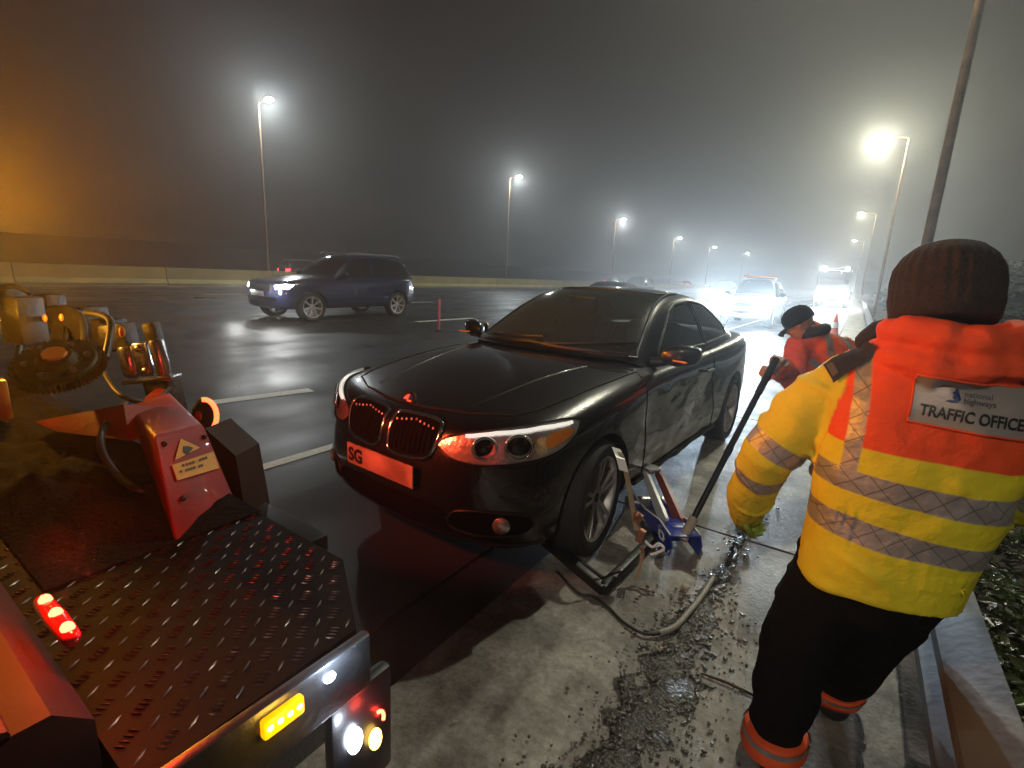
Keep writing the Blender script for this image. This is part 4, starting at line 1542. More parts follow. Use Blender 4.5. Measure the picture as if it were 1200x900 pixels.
# aluminium edge strip along the side of the platform
mb = MB()
mb.box((-0.588, 0.305, DZ - 0.045), (0.020, 0.335, 0.100), None, 0.004)
strip_o = tb(mb, 'edge_strip', M['alustrip'])
mb = MB().box((-0.572, 0.312, DZ - 0.022), (0.014, 0.062, 0.030), None, 0.005)
ml = tb(mb, 'marker_lamp', M['e_amber'], truck)
for k in range(4):
    MB().ball((-0.565 - TR.x, 0.290 + 0.0145 * k - TR.y, DZ - 0.019), (0.004, 0.005, 0.005), 8, 6).build('led', M['e_amberhot'], ml, 60)
light('marker_light', 'POINT', Vector((-0.535, 0.312, DZ - 0.015)) - TR, 0.5, (1, 0.5, 0.05), truck, 0.02)
mb = MB().ball((-0.577, 0.392, DZ - 0.020), (0.006, 0.010, 0.008), 10, 8)
tb(mb, 'white_led', M['e_blue'], truck, 60)
light('white_led_light', 'POINT', Vector((-0.552, 0.40, DZ + 0.01)) - TR, 0.9, (0.7, 0.82, 1.0), truck, 0.01)
mb = MB().box((-0.600, 0.462, DZ - 0.030), (0.014, 0.045, 0.045), None, 0.005)
tb(mb, 'reflector', M['redlens'], truck)
# rear lamp board hanging under the corner
mb = MB().box((-0.655, 0.505, 0.62), (0.03, 0.14, 0.24), None, 0.01)
board = tb(mb, 'lamp_board', M['truck'])
for (px, py, ry, rz_, mt_) in ((416, 868, 0.016, 0.027, 'e_blue'), (440, 866, 0.014, 0.023, 'e_amberhot')):
    p = atx(px, py, -0.632) - TR
    MB().ball(p, (0.010, ry, rz_), 14, 10).build('lamp_lens', M[mt_], board, 60)
p = atx(443, 845, -0.632) - TR
MB().tube([p + Vector((0, 0.014 * math.cos(a), 0.020 * math.sin(a))) for a in [R(-20 + 14 * k) for k in range(9)]], 0.0035, 8).build('lamp_ring', M['e_red'], board, 60)
light('lamp_board_light', 'POINT', atx(416, 868, -0.60) - TR, 0.45, (0.75, 0.85, 1.0), truck, 0.015)
light('lamp_board_red', 'POINT', atx(446, 845, -0.595) - TR, 0.25, (1, 0.06, 0.03), truck, 0.015)
# body ledge in front of the platform with the red marker
mb = MB()
for (xa, xb) in ((-0.66, -3.2),):
    mb.loft([[(x, 0.135, 0.86), (x, 0.135, 0.965), (x, 0.10, 1.0), (x, -0.30, 1.0), (x, -0.30, 0.86)] for x in (xa, xb)])
for k in range(3):
    mb.tube([(-0.66, 0.06 - 0.06 * k, 1.002), (-3.1, 0.06 - 0.06 * k, 1.002)], 0.008, 8)
tb(mb, 'rear_ledge', M['darkred'])
p0, p1 = atz(50, 705, 1.005), atz(84, 748, 1.005)
mb = MB().capsule([p0, (p0 + p1) / 2, p1], [0.011, 0.013, 0.011], 12)
rl = tb(mb, 'red_marker', M['redlens'], truck, 60)
for k in range(3):
    q = p0 + (p1 - p0) * (0.12 + 0.38 * k)
    MB().ball(q + Vector((0.003, 0, 0.010)) - TR, (0.011, 0.008, 0.008), 10, 8).build('led', M['e_red'], rl, 60)
light('red_marker_light', 'POINT', (p0 + p1) / 2 + Vector((0.02, 0.02, 0.10)) - TR, 4.5, (1, 0.05, 0.02), truck, 0.02)
# red lifting column
A, B = at(205, 637, .40), at(180, 510, .43)
C, D = at(238, 497, .60), at(300, 645, .60)
E_, F_ = at(196, 590, .58), at(150, 479, .58)
G, H_ = at(188, 449, .86), at(255, 560, .86)
bm = bmesh.new()
vv = [bm.verts.new(p - TR) for p in (A, B, C, D, E_, F_, G, H_)]
for f in ((0, 1, 2, 3), (4, 7, 6, 5), (0, 4, 5, 1), (1, 5, 6, 2), (2, 6, 7, 3), (0, 3, 7, 4)):
    bm.faces.new([vv[i] for i in f])
bmesh.ops.recalc_face_normals(bm, faces=bm.faces[:])
bmesh.ops.bevel(bm, geom=bm.edges[:], offset=0.012, segments=3, affect='EDGES', profile=0.5)
me = bpy.data.meshes.new('col')
bm.to_mesh(me)
bm.free()
colm = link('lifting_column', me, M['red'], truck, 50)


def on_face(u, v, off=0.004):
    """u along B->C, v down B->A on the column's front face"""
    a = B + (C - B) * u
    b = A + (D - A) * u
    p = a + (b - a) * v
    n = (C - B).cross(A - B).normalized()
    if n.dot(Vector((0, 0, EYE)) - p) < 0:
        n = -n
    return p + n * off - TR


def face_poly(pts, off, name, m_, parent, th=0.0015):
    lo = [on_face(u, v, off) for u, v in pts]
    hi = [on_face(u, v, off + th) for u, v in pts]
    n = len(pts)
    fs = [tuple(range(n)), tuple(range(n, 2 * n))] + [(i, (i + 1) % n, n + (i + 1) % n, n + i) for i in range(n)]
    return MB().add(lo + hi, fs).build(name, m_, parent, 0)


st = face_poly([(0.18, 0.44), (0.16, 0.30), (0.62, 0.14), (0.95, 0.22), (0.95, 0.27), (0.95, 0.36)][0:2] + [(0.95, 0.225), (0.93, 0.36)], 0.002, 'warning_sticker', M['yellowsticker'], colm)
for r_, (ua, ub) in enumerate(((0.24, 0.80), (0.24, 0.66))):
    for k in range(9):
        u = lerp(ua, ub, k / 9)
        v0 = 0.335 - u * 0.10 + 0.045 * r_
        face_poly([(u, v0), (u + 0.035, v0 - 0.004), (u + 0.035, v0 + 0.016), (u, v0 + 0.02)], 0.0042, 'sticker_lettering', M['inkgrey'], st, 0.0006) if (k * 7 + r_ * 3) % 5 else None
tri = face_poly([(0.22, 0.26), (0.42, 0.08), (0.72, 0.18)], 0.002, 'warning_triangle', M['yellowsticker'], colm)
face_poly([(0.38, 0.20), (0.41, 0.15), (0.50, 0.155), (0.58, 0.175), (0.52, 0.195), (0.45, 0.225)], 0.0042, 'triangle_symbol', M['ink'], tri, 0.0006)
# gusset and cross beam running right from the column
mb = MB()
g0, g1, g2, g3 = at(240, 502, .66), at(276, 534, .70), at(296, 648, .68), at(284, 652, .64)
dv = Vector((-0.05, 0.10, 0.0))
mb.add([g0, g1, g2, g3, g0 + dv, g1 + dv, g2 + dv, g3 + dv], [(0, 1, 2, 3), (4, 5, 6, 7), (0, 1, 5, 4), (1, 2, 6, 5), (2, 3, 7, 6), (3, 0, 4, 7)])
tb(mb, 'column_gusset', M['darkred'], truck, 30)
for (u, v) in ((0.12, 0.10), (0.90, 0.10), (0.20, 0.60), (0.86, 0.62), (0.30, 0.88), (0.82, 0.90)):
    q = on_face(u, v, 0.002)
    MB().ball(q, (0.007, 0.007, 0.007), 8, 6).build('bolt', M['grease'], colm, 30)
hp_ = [at(150, 470, .70), at(120, 505, .45), at(128, 545, .40), at(165, 575, .40), at(188, 560, .50)]
mb = MB().tube(spl(hp_, 8), 0.009, 8)
tb(mb, 'hydraulic_hose', M['cable'], truck, 60)
hp_ = [at(118, 430, .66), at(140, 462, .60), at(176, 470, .68), at(200, 455, .80)]
mb = MB().tube(spl(hp_, 8), 0.008, 8)
tb(mb, 'hydraulic_hose', M['cable'], truck, 60)
mb = MB().box((-1.50, 0.72, 0.70), (0.75, 0.12, 0.12), None, 0.012)
tb(mb, 'cross_beam', M['truck'], truck)
# red arm to the left
q = [at(40, 494, .40), at(145, 474, .52), at(151, 516, .50), at(68, 506, .40)]
dv = Vector((-0.02, 0.12, -0.03))
mb = MB().add(q + [p + dv for p in q], [(0, 1, 2, 3), (4, 5, 6, 7), (0, 1, 5, 4), (1, 2, 6, 5), (2, 3, 7, 6), (3, 0, 4, 7)])
tb(mb, 'lifting_arm', M['red'], truck, 30)
# red rear lamp on a stalk at the end of the gear
c = at(240, 487, .80)
vd = (Vector((0, 0, EYE)) - c).normalized()
Mx = Matrix.Translation(c) @ vd.to_track_quat('Z', 'Y').to_matrix().to_4x4()
ring = [(0.040 * math.cos(a), 0.062 * math.sin(a), 0.0) for a in [2 * PI * k / 28 for k in range(28)]]
mb = MB().loft([[(x * s, y * s, z) for x, y, _ in ring] for s, z in ((0.7, -0.05), (1.0, -0.035), (1.0, 0.0), (0.86, 0.006))]).xform(Mx)
tl = tb(mb, 'rear_lamp', M['blackplastic'], truck)
mb = MB().tube([(0.036 * math.cos(a), 0.057 * math.sin(a), 0.004) for a in [R(-62 + 10 * k) for k in range(17)]], 0.0085, 8).xform(Mx)
tb(mb, 'lamp_arc', M['e_redarc'], tl, 60)
mb = MB().ball((-0.02, 0.0, 0.004), (0.012, 0.02, 0.005), 10, 8).xform(Mx)
tb(mb, 'lamp_lens', M['redlens'], tl, 60)
light('rear_lamp_light', 'SPOT', c + Vector((0.03, 0.09, 0.0)) - TR, 70, (1.0, 0.075, 0.028), truck, 0.05, Vector((-1.85, 2.0, 0.60)) - TR, 84, 0.8)
# chrome fairlead rollers
c = at(170, 421, .78)
mb = MB()
Mr = Matrix.Translation(c) @ Matrix.Rotation(R(34), 4, 'Z') @ Matrix.Rotation(R(-9), 4, 'Y')
for (dx, rr, hh) in ((-0.060, 0.034, 0.115), (0.062, 0.028, 0.140)):
    mb.lathe([(rr * 0.6, -hh / 2 - 0.01), (rr * 0.9, -hh / 2), (rr, -hh / 2 + 0.01), (rr, hh / 2 - 0.01), (rr * 0.9, hh / 2), (0.001, hh / 2 + 0.004)], (dx, 0, 0), 'Z', 24)
fl = tb(mb.xform(Mr), 'fairlead_roller', M['steelblue'], truck, 40)
mb = MB().box((0.0, -0.005, 0.0), (0.055, 0.03, 0.135), None, 0.008)
mb.ball((0, -0.022, 0.045), (0.015, 0.008, 0.015), 12, 8).ball((0.004, -0.022, -0.045), (0.016, 0.008, 0.014), 12, 8)
mb.box((0, 0.01, -0.082), (0.20, 0.07, 0.018), None, 0.004)
tb(mb.xform(Mr), 'roller_bracket', M['steelblue'], fl, 40)
for c_, d_ in (((-0.10, 0.03, 0.10), (0.10, 0.08, 0.10)), ((0.03, 0.04, 0.10), (0.05, 0.05, 0.08)), ((0.02, 0.03, -0.16), (0.10, 0.09, 0.16))):
    tb(MB().box(c_, d_, None, 0.011).xform(Mr), 'fairlead_frame', M['grease'], fl, 40)
# winch: toothed wheel, drum, motor and hoses
c = at(72, 432, .47)
nz = Vector((0.42, -0.30, 0.86)).normalized()
Mw = Matrix.Translation(c) @ nz.to_track_quat('Z', 'Y').to_matrix().to_4x4()
out = []
for k in range(56 * 2):
    a = 2 * PI * k / 112
    out.append(((0.108 if k % 2 else 0.118) * math.cos(a), (0.108 if k % 2 else 0.118) * math.sin(a)))
mb = MB().prism(out, 0.03, Mw)
mb.lathe([(0.122, 0.03), (0.10, 0.022), (0.055, 0.030), (0.05, 0.045), (0.001, 0.045)], axis='Z', n=32) if False else None
wnch = tb(mb, 'winch_wheel', M['grease'], truck, 25)
mb = MB().lathe([(0.100, 0.0305), (0.095, 0.038), (0.055, 0.036), (0.046, 0.05), (0.042, 0.058), (0.001, 0.060)], axis='Z', n=36).xform(Mw)
tb(mb, 'hub_plate', M['grease'], wnch, 30)
mb = MB().lathe([(0.032, 0.059), (0.030, 0.066), (0.001, 0.067)], axis='Z', n=28).xform(Mw)
tb(mb, 'hub_cap', M['amberlens'], wnch, 30)
for k in range(6):
    a = 2 * PI * k / 6 + 0.3
    tb(MB().lathe([(0.010, 0.036), (0.009, 0.046), (0.001, 0.046)], (0.075 * math.cos(a), 0.075 * math.sin(a), 0), 'Z', 6).xform(Mw), 'wheel_bolt', M['satin'], wnch, 30)
mb = MB()
for (px, py, Y, d) in ((95, 385, .72, (.16, .14, .20)), (28, 375, .58, (.10, .12, .20)), (130, 392, .78, (.09, .10, .14)), (8, 352, .62, (.12, .1, .12)), (60, 365, .70, (.08, .10, .16))):
    tb(MB().box(at(px, py, Y), d, Matrix.Rotation(0.5, 3, 'Z'), 0.015), 'winch_housing', M['grease'], truck)

mb = MB()
for k in range(5):
    a = at(5 + 24 * k, 360 + 6 * (k % 3), .66)
    b = at(20 + 26 * k, 420 + 5 * (k % 2), .60)
    mb.tube(spl([a, (a + b) / 2 + Vector((0.03 * (-1) ** k, 0.04, 0.05)), b], 6), 0.012, 8)
mb.tube(spl([at(-8, 338, .62), at(15, 335, .62), at(36, 345, .66)], 6), 0.010, 8)
tb(mb, 'hydraulic_hose', M['cable'], truck, 60)
for (px, py, Y, s, mt_) in ((3, 371, .55, .024, 'e_amberhot'), (15, 366, .56, .020, 'e_amber'), (53, 373, .60, .014, 'amberlens'), (72, 372, .62, .013, 'amberlens'), (143, 389, .70, .018, 'amberlens')):
    mb = MB().ball(at(px, py, Y), (s * 0.6, s * 0.6, s * 1.2), 12, 8)
    tb(mb, 'amber_lamp', M[mt_], truck, 60)
mb = MB().box(at(3, 468, .36), (0.04, 0.03, 0.13), None, 0.006)
tb(mb, 'yellow_tag', M['yellowsticker'], truck)
# black cover sheet bundled on the platform in front of the gear
vs, fs = [], []
nx, ny = 70, 36
for j in range(ny + 1):
    for i in range(nx + 1):
        x = -1.12 - 1.9 * i / nx
        y_ = 0.19 + 0.40 * j / ny
        e = min(1, i / 12) * min(1, (ny - j) / 6) * min(1, j / 9)
        h = 0.004 + 0.055 * e * (0.62 + 0.7 * noise.noise(Vector((x * 3, y_ * 4, 2)))) + 0.022 * e * noise.noise(Vector((x * 9, y_ * 26, 5)))
        vs.append((x, y_, DZ + max(0.003, h)))
for j in range(ny):
    for i in range(nx):
        a = j * (nx + 1) + i
        fs.append((a, a + 1, a + nx + 2, a + nx + 1))
M['sheet'] = mat('black_sheet', (0.006, 0.005, 0.0045), 0.85, bump=0.6, bscale=70, spec=0.08)
tarp = MB().add(vs, fs)
to = tarp.build('cover_sheet', M['sheet'], None, 179)
tag(to, 'crumpled black cover sheet lying on the truck rear platform', 'tarpaulin')
# beacon on a post, just outside the picture on the left
mb = MB().tube([(-3.15, 0.43, 0.9), (-3.15, 0.43, 1.66)], 0.03, 10)
tb(mb, 'beacon_post', M['truck'], truck)
mb = MB().lathe([(0.155, 0), (0.155, 0.012), (0.001, 0.012)], (-3.15, 0.43, 1.660), 'Z', 40)  # unseen disc added to keep the beacon's light off the platform
tb(mb, 'beacon_light_shield', M['truck'], truck, 40)
mb = MB().lathe([(0.040, 0), (0.040, 0.05), (0.028, 0.075), (0.001, 0.08)], (-3.15, 0.43, 1.673), 'Z', 24)
tb(mb, 'beacon', M['e_amber'], truck, 50)
light('beacon_light', 'POINT', Vector((-3.095, 0.44, 1.700)) - TR, 330, (1.0, 0.34, 0.01), truck, 0.012)
light('winch_lamp_light', 'POINT', at(12, 362, .45) - TR, 13.0, (1.0, 0.42, 0.04), truck, 0.02)
# the rest of the truck, towards the viewer's back
mb = MB().box((-1.9, -1.55, 1.68), (2.58, 2.3, 1.34), None, 0.04)
tb(mb, 'equipment_body', M['darkred'])
mb = MB().box((-1.9, -3.2, 0.93), (2.5, 5.8, 0.14), None, 0.02)
mb.box((-1.9, -3.2, 0.70), (0.9, 6.8, 0.26), None, 0.02)
tb(mb, 'load_bed', M['truck'])
mb = MB().box((-1.9, -7.1, 1.72), (2.4, 1.7, 2.0), None, 0.14)
tb(mb, 'cab', M['red'])
mb = MB().box((-1.9, -7.965, 2.1), (2.1, 0.03, 0.8), None, 0.01)
tb(mb, 'windscreen', M['darkglass'])
for yy in (-1.2, -6.8):
    for s in (1, -1):
        mbw = MB().lathe([(0.28, -0.13), (0.42, -0.14), (0.45, -0.10), (0.45, 0.10), (0.42, 0.14), (0.28, 0.13)], (-1.9 + s * 1.02, yy, 0.45), 'X', 36, True)
        w_ = tb(mbw, 'wheel', M['rubber'], truck, 40)
        mbw = MB().lathe([(0.001, 0.04 * s), (0.16, 0.06 * s), (0.28, 0.10 * s), (0.28, -0.1 * s), (0.001, -0.1 * s)], (-1.9 + s * 1.02, yy, 0.45), 'X', 28)
        tb(mbw, 'rim', M['alloy'], w_, 40)

# ================================================================== JACK, DOLLY, STRAP, HOSE
jk = empty('trolley_jack', (-0.60, 2.64, 0), 'blue trolley jack with pale lifting arm and long dark handle pushed under the sill', 'jack', math.atan2(0.42, -0.34))
# local +x points under the car
for s in (1, -1):
    mb = MB()
    Mx = Matrix.Translation((0, s * 0.085 + 0.004, 0.0)) @ Matrix.Rotation(PI / 2, 4, 'X')
    mb.prism([(-0.05, 0.035), (0.60, 0.045), (0.62, 0.10), (0.36, 0.105), (0.12, 0.155), (-0.04, 0.15), (-0.07, 0.10)], 0.008, Mx)
    sp_ = mb.build('side_plate', M['jackblue'], jk, 20)
    if s == 1 or s == -1:
        lg = MB().tube([(0.05 + 0.035 * math.cos(a) + (0.022 if k % 2 else 0), s * 0.0915, 0.095 + 0.022 * math.sin(a)) for k, a in enumerate([2 * PI * k / 16 for k in range(16)])], 0.004, 6, closed=True)
        lg.build('plate_emblem', M['white'], sp_, 60)
mb = MB()
MB().tube([(0.57, -0.13, 0.045), (0.57, 0.13, 0.045)], 0.045, 18).build('wheel', M['satin'], jk, 40)
for s in (1, -1):
    MB().tube([(0.0, s * 0.12, 0.025), (0.0, s * 0.093, 0.025)], 0.026, 14).build('wheel', M['satin'], jk, 40)
for s in (1, -1):
    mb = MB()
    Mx = Matrix.Translation((0, s * 0.045 + 0.005, 0)) @ Matrix.Rotation(PI / 2, 4, 'X')
    mb.prism([(0.10, 0.10), (0.17, 0.085), (0.57, 0.245), (0.57, 0.290), (0.46, 0.285), (0.12, 0.168)], 0.018, Mx)
    mb.build('lifting_arm', M['white'] if s > 0 else M['jackred'], jk, 20)
mb = MB().lathe([(0.02, 0.27), (0.02, 0.29), (0.055, 0.295), (0.055, 0.31), (0.001, 0.312)], (0.54, 0, 0), 'Z', 20)
mb.build('saddle', M['satin'], jk, 30)
MB().box((0.02, 0, 0.146), (0.14, 0.165, 0.008), None, 0.002).build('top_plate', M['jackblue'], jk)
MB().tube([(0.10, -0.098, 0.125), (0.10, 0.098, 0.125)], 0.014, 10).build('pivot_pin', M['satin'], jk, 40)
for s in (1, -1):
    MB().tube([(-0.04, s * 0.085, 0.152), (0.12, s * 0.085, 0.158), (0.36, s * 0.085, 0.108), (0.60, s * 0.085, 0.103)], 0.005, 6).build('plate_edge', M['white'], jk, 60)
mb = MB().tube([(0.16, 0, 0.10), (0.42, 0, 0.115)], 0.036, 14).box((0.10, 0, 0.11), (0.12, 0.10, 0.09), None, 0.01)
mb.build('hydraulic_body', M['jackblue'], jk, 30)
ML = Matrix.Translation(jk.location) @ Matrix.Rotation(jk.rotation_euler.z, 4, 'Z')
ht = ML.inverted() @ Vector((-0.365, 3.40, 1.06))
h0 = Vector((-0.02, 0, 0.12))
dh = (ht - h0).normalized()
mb = MB().tube([h0 - dh * 0.01, h0 + dh * 0.13], 0.026, 14)
mb.build('handle_socket', M['litter'], jk, 40)
mb = MB().tube([h0 + dh * 0.10, ht], 0.0175, 12)
mb.tube([h0 + dh * 0.55, h0 + dh * 0.60], 0.0205, 12).tube([ht - dh * 0.25, ht + dh * 0.01], 0.021, 12)
mb.build('handle', M['blackplastic'], jk, 40)

dl = empty('wheel_dolly', (-0.98, 2.35, 0), 'black steel wheel skate frame lying around the front nearside wheel', 'wheel dolly')
dp = [atz(648, 650, 0.05), atz(706, 690, 0.05), atz(768, 628, 0.05)]
mb = MB()
for a, b in ((dp[0] + Vector((-0.25, 0.16, 0)), dp[1]), (dp[1], dp[2])):
    a, b = a - dl.location, b - dl.location
    d = (b - a)
    rot = Matrix.Rotation(math.atan2(d.y, d.x), 3, 'Z')
    mb.box((a + b) / 2, (d.length + 0.02, 0.045, 0.05), rot, 0.006)
mb.build('frame', M['blackplastic'], dl)
mb = MB()
a, b = dp[0] - dl.location, dp[1] - dl.location
mb.tube([a + Vector((0.02, 0.07, -0.005)), b + Vector((-0.03, 0.07, -0.005))], 0.022, 12)
mb.build('roller', M['truck'], dl, 40)

sp = empty('wheel_strap', at(748, 600, 2.33), 'tan lashing strap with coppery ratchet hanging from the front nearside wheel', 'strap')
o_ = Vector(sp.location)


def ribbon(pts, w, th, side):
    """flat strap along pts"""
    rings = []
    for p in pts:
        s = Vector(side).normalized() * w / 2
        n = Vector((0.5, -0.8, 0.1)).normalized() * th / 2
        rings.append([p - s - n, p + s - n, p + s + n, p - s + n])
    return MB().loft(rings)


pts = [p - o_ for p in spl([at(722, 527, 2.47), at(729, 535, 2.40), at(737, 570, 2.36), at(742, 600, 2.34), at(746, 622, 2.33)], 5)]
ribbon(pts, 0.026, 0.004, (1, 0.4, -0.1)).build('webbing', M['strap'], sp, 40)
pts = [p - o_ for p in (at(722, 525, 2.45), at(727, 537, 2.385), at(731, 552, 2.37))]
ribbon(pts, 0.048, 0.006, (1, 0.4, -0.2)).build('sleeve', M['white'], sp, 40)
mb = MB()
for (px, py, w, h) in ((748, 607, 0.042, 0.05), (751, 628, 0.036, 0.075)):
    mb.box(at(px, py, 2.31) - o_, (w, 0.028, h), Matrix.Rotation(0.25, 3, 'Y'), 0.007)
mb.ball(at(747, 604, 2.29) - o_, (0.020, 0.016, 0.020), 12, 8)
mb.tube([at(752, 640, 2.31) - o_, at(755, 655, 2.30) - o_], [0.010, 0.006], 8)
mb.build('ratchet', M['copper'], sp, 40)
hk = [at(756, 634, 2.33), at(764, 641, 2.33), at(772, 637, 2.34), at(778, 643, 2.34), at(770, 648, 2.33), at(762, 650, 2.32)]
MB().tube([p - o_ for p in spl(hk, 5)], 0.007, 8).build('hook', M['white'], sp, 60)
pts = [p - o_ for p in spl([at(752, 648, 2.30), at(750, 664, 2.27), at(745, 680, 2.22)], 5)]
ribbon(pts, 0.016, 0.003, (1, 0.4, 0)).build('strap_tail', M['strap'], sp, 40)

hpts = [Vector((p.x, p.y, z)) for p, z in ((atz(836, 682, 0), .030), (atz(822, 704, 0), .028), (atz(806, 724, 0), .026), (atz(790, 741, 0), .028), (atz(772, 748, 0), .026))]
tag(MB().tube(spl(hpts, 8), 0.0125, 10).build('hose', M['hose'], None, 60), 'short pale grey hose end curving over the wet channel', 'hose')
hpts = [Vector((p.x, p.y, z)) for p, z in ((atz(775, 748, 0), .024), (atz(752, 747, 0), .022), (atz(730, 732, 0), .014), (atz(712, 714, 0), .014), (atz(694, 702, 0), .014), (atz(676, 697, 0), .014), (atz(652, 672, 0), .014))]
tag(MB().tube(spl(hpts, 8), 0.0065, 8).build('cable', M['cable'], None, 60), 'thin black cable trailing across the slab towards the wheel dolly', 'cable')
a, b = atz(822, 789, 0.02), atz(884, 815, 0.02)
tag(MB().tube([a, (a + b) / 2 + Vector((0, 0.004, 0.002)), b], [0.004, 0.006, 0.005], 7).build('stick', M['twig'], None, 60), 'dark twig lying on the slab by the officer left boot', 'stick')
for (px, py, s, lab) in ((803, 688, 0.022, 'crumpled pale scrap of litter beside the blue jack'), (775, 760, 0.012, 'small reddish scrap of litter in the wet channel')):
    p = atz(px, py, 0.018)
    mb = MB().ball(p, (s, s * 0.8, s * 0.6), 9, 6)
    mb.v = [tuple(Vector(v) + Vector((0.25 * s * noise.noise(Vector(v) * 120), 0.25 * s * noise.noise(Vector(v) * 90 + Vector((3, 1, 2))), 0))) for v in mb.v]
    tag(mb.build('litter', M['litter'] if s > 0.02 else M['copper'], None, 0), lab, 'litter')


# ================================================================== PEOPLE
def hand(mb, wrist, d, pn, side, s=1.0, curl=0.9):
    """wrist point, direction of the hand, palm normal; side=+1 thumb on +(d x pn)"""
    d = Vector(d).normalized()
    pn = (Vector(pn) - d * Vector(pn).dot(d)).normalized()
    sd = d.cross(pn) * side
    w = Vector(wrist)
    for k in range(4):
        u = (k - 1.5) * 0.0205 * s
        mb.capsule([w + sd * (-u * 0.7), w + d * 0.05 * s + sd * (-u), w + d * 0.088 * s + sd * (-u * 1.05)], [0.016 * s, 0.0145 * s, 0.0115 * s], 10)
        p = w + d * 0.088 * s + sd * (-u * 1.05)
        ln = (0.040, 0.045, 0.042, 0.033)[k] * s
        a = 0.0
        pts, rr = [p], [0.0105 * s]
        for seg, fac in ((0, 1.0), (1, 0.72), (2, 0.58)):
            a += curl * (0.75, 1.0, 0.7)[seg]
            p = p + (d * math.cos(a) + pn * math.sin(a)) * ln * fac
            pts.append(p)
            rr.append((0.0098, 0.009, 0.0078)[seg] * s)
        mb.capsule(pts, rr, 10)
    t0 = w + d * 0.022 * s + sd * 0.022 * s
    t1 = t0 + (d * 0.6 + sd * 0.75 + pn * 0.35).normalized() * 0.042 * s
    t2 = t1 + (d * 0.85 + sd * 0.2 + pn * 0.55).normalized() * 0.032 * s
    t3 = t2 + (d * 0.8 - sd * 0.1 + pn * 0.65).normalized() * 0.026 * s
    mb.capsule([t0, t1, t2, t3], [0.015 * s, 0.0125 * s, 0.011 * s, 0.009 * s], 10)


def head_parts(mb, c, fw, up, s=1.0):
    """head with face, nose, ears; c = middle of the head, fw = facing, up"""
    fw, up = Vector(fw).normalized(), Vector(up).normalized()
    sd = fw.cross(up).normalized()
    up = sd.cross(fw)
    Rm = Matrix((sd, fw, up)).transposed()

    def P(x, y, z):
        return Vector(c) + Rm @ Vector((x, y, z)) * s
    mb.ball(P(0, -0.012, 0.025), (0.076 * s, 0.095 * s, 0.092 * s), 22, 16, Rm)
    mb.ball(P(0, 0.025, -0.045), (0.060 * s, 0.066 * s, 0.072 * s), 20, 14, Rm)
    mb.ball(P(0, 0.060, -0.088), (0.028 * s, 0.026 * s, 0.022 * s), 12, 8, Rm)
    mb.capsule([P(0, 0.088, 0.012), P(0, 0.106, -0.022), P(0, 0.098, -0.032)], [0.009 * s, 0.014 * s, 0.012 * s], 10)
    for k in (-1, 1):
        mb.ball(P(k * 0.031, 0.074, 0.006), (0.015 * s, 0.012 * s, 0.010 * s), 10, 8, Rm)
        mb.ball(P(k * 0.032, 0.082, 0.024), (0.022 * s, 0.010 * s, 0.006 * s), 10, 8, Rm)
        mb.ball(P(k * 0.076, -0.012, -0.008), (0.011 * s, 0.020 * s, 0.032 * s), 12, 8, Rm)
        mb.ball(P(k * 0.040, 0.058, -0.030), (0.022 * s, 0.022 * s, 0.022 * s), 10, 8, Rm)
    mb.ball(P(0, 0.086, -0.055), (0.026 * s, 0.010 * s, 0.006 * s), 12, 8, Rm)
    mb.ball(P(0, 0.084, -0.066), (0.023 * s, 0.011 * s, 0.007 * s), 12, 8, Rm)
    return P


def seg_dist(p, pts):
    best, bt, acc = 1e9, 0, 0
    for a, b in zip(pts, pts[1:]):
        ab = b - a
        t = max(0, min(1, (p - a).dot(ab) / ab.length_squared))
        q = a + ab * t
        d = (p - q).length
        if d < best:
            best, bt = d, acc + t * ab.length
        acc += ab.length
    return best, bt


def set_attr(me, name, vals):
    a = me.attributes.new(name, 'FLOAT', 'POINT')
    a.data.foreach_set('value', vals)


class Nodes:
    """small helper to write masks as node maths"""

    def __init__(s, name, rough=0.72):
        s.m = bpy.data.materials.new(name)
        s.m.use_nodes = True
        s.nt = s.m.node_tree
        s.b = s.nt.nodes['Principled BSDF']
        s.b.inputs['Roughness'].default_value = rough
        s.tc = s.nt.nodes.new('ShaderNodeTexCoord')
        s.sep = s.nt.nodes.new('ShaderNodeSeparateXYZ')
        s.nt.links.new(s.tc.outputs['Object'], s.sep.inputs[0])
        s.x, s.y, s.z = s.sep.outputs

    def attr(s, n):
        a = s.nt.nodes.new('ShaderNodeAttribute')
        a.attribute_name = n
        return a.outputs['Fac']

    def op(s, o, a, b=None, c=None):
        n = s.nt.nodes.new('ShaderNodeMath')
        n.operation = o
        for i, v in enumerate((a, b, c)):
            if v is None:
                continue
            if isinstance(v, (int, float)):
                n.inputs[i].default_value = v
            else:
                s.nt.links.new(v, n.inputs[i])
        return n.outputs[0]

    def between(s, v, a, b, e=0.0022):
        def st(lo, hi):
            q = s.nt.nodes.new('ShaderNodeMapRange')
            q.inputs['From Min'].default_value = lo
            q.inputs['From Max'].default_value = hi
            s.nt.links.new(v, q.inputs['Value'])
            return q.outputs[0]
        return s.op('MULTIPLY', st(a - e, a + e), st(b + e, b - e))

    def mix(s, f, a, b):
        n = s.nt.nodes.new('ShaderNodeMixRGB')
        if isinstance(f, (int, float)):
            n.inputs[0].default_value = f
        else:
            s.nt.links.new(f, n.inputs[0])
        for i, v in ((1, a), (2, b)):
            if isinstance(v, tuple):
                n.inputs[i].default_value = (*v, 1)
            else:
                s.nt.links.new(v, n.inputs[i])
        return n.outputs[0]


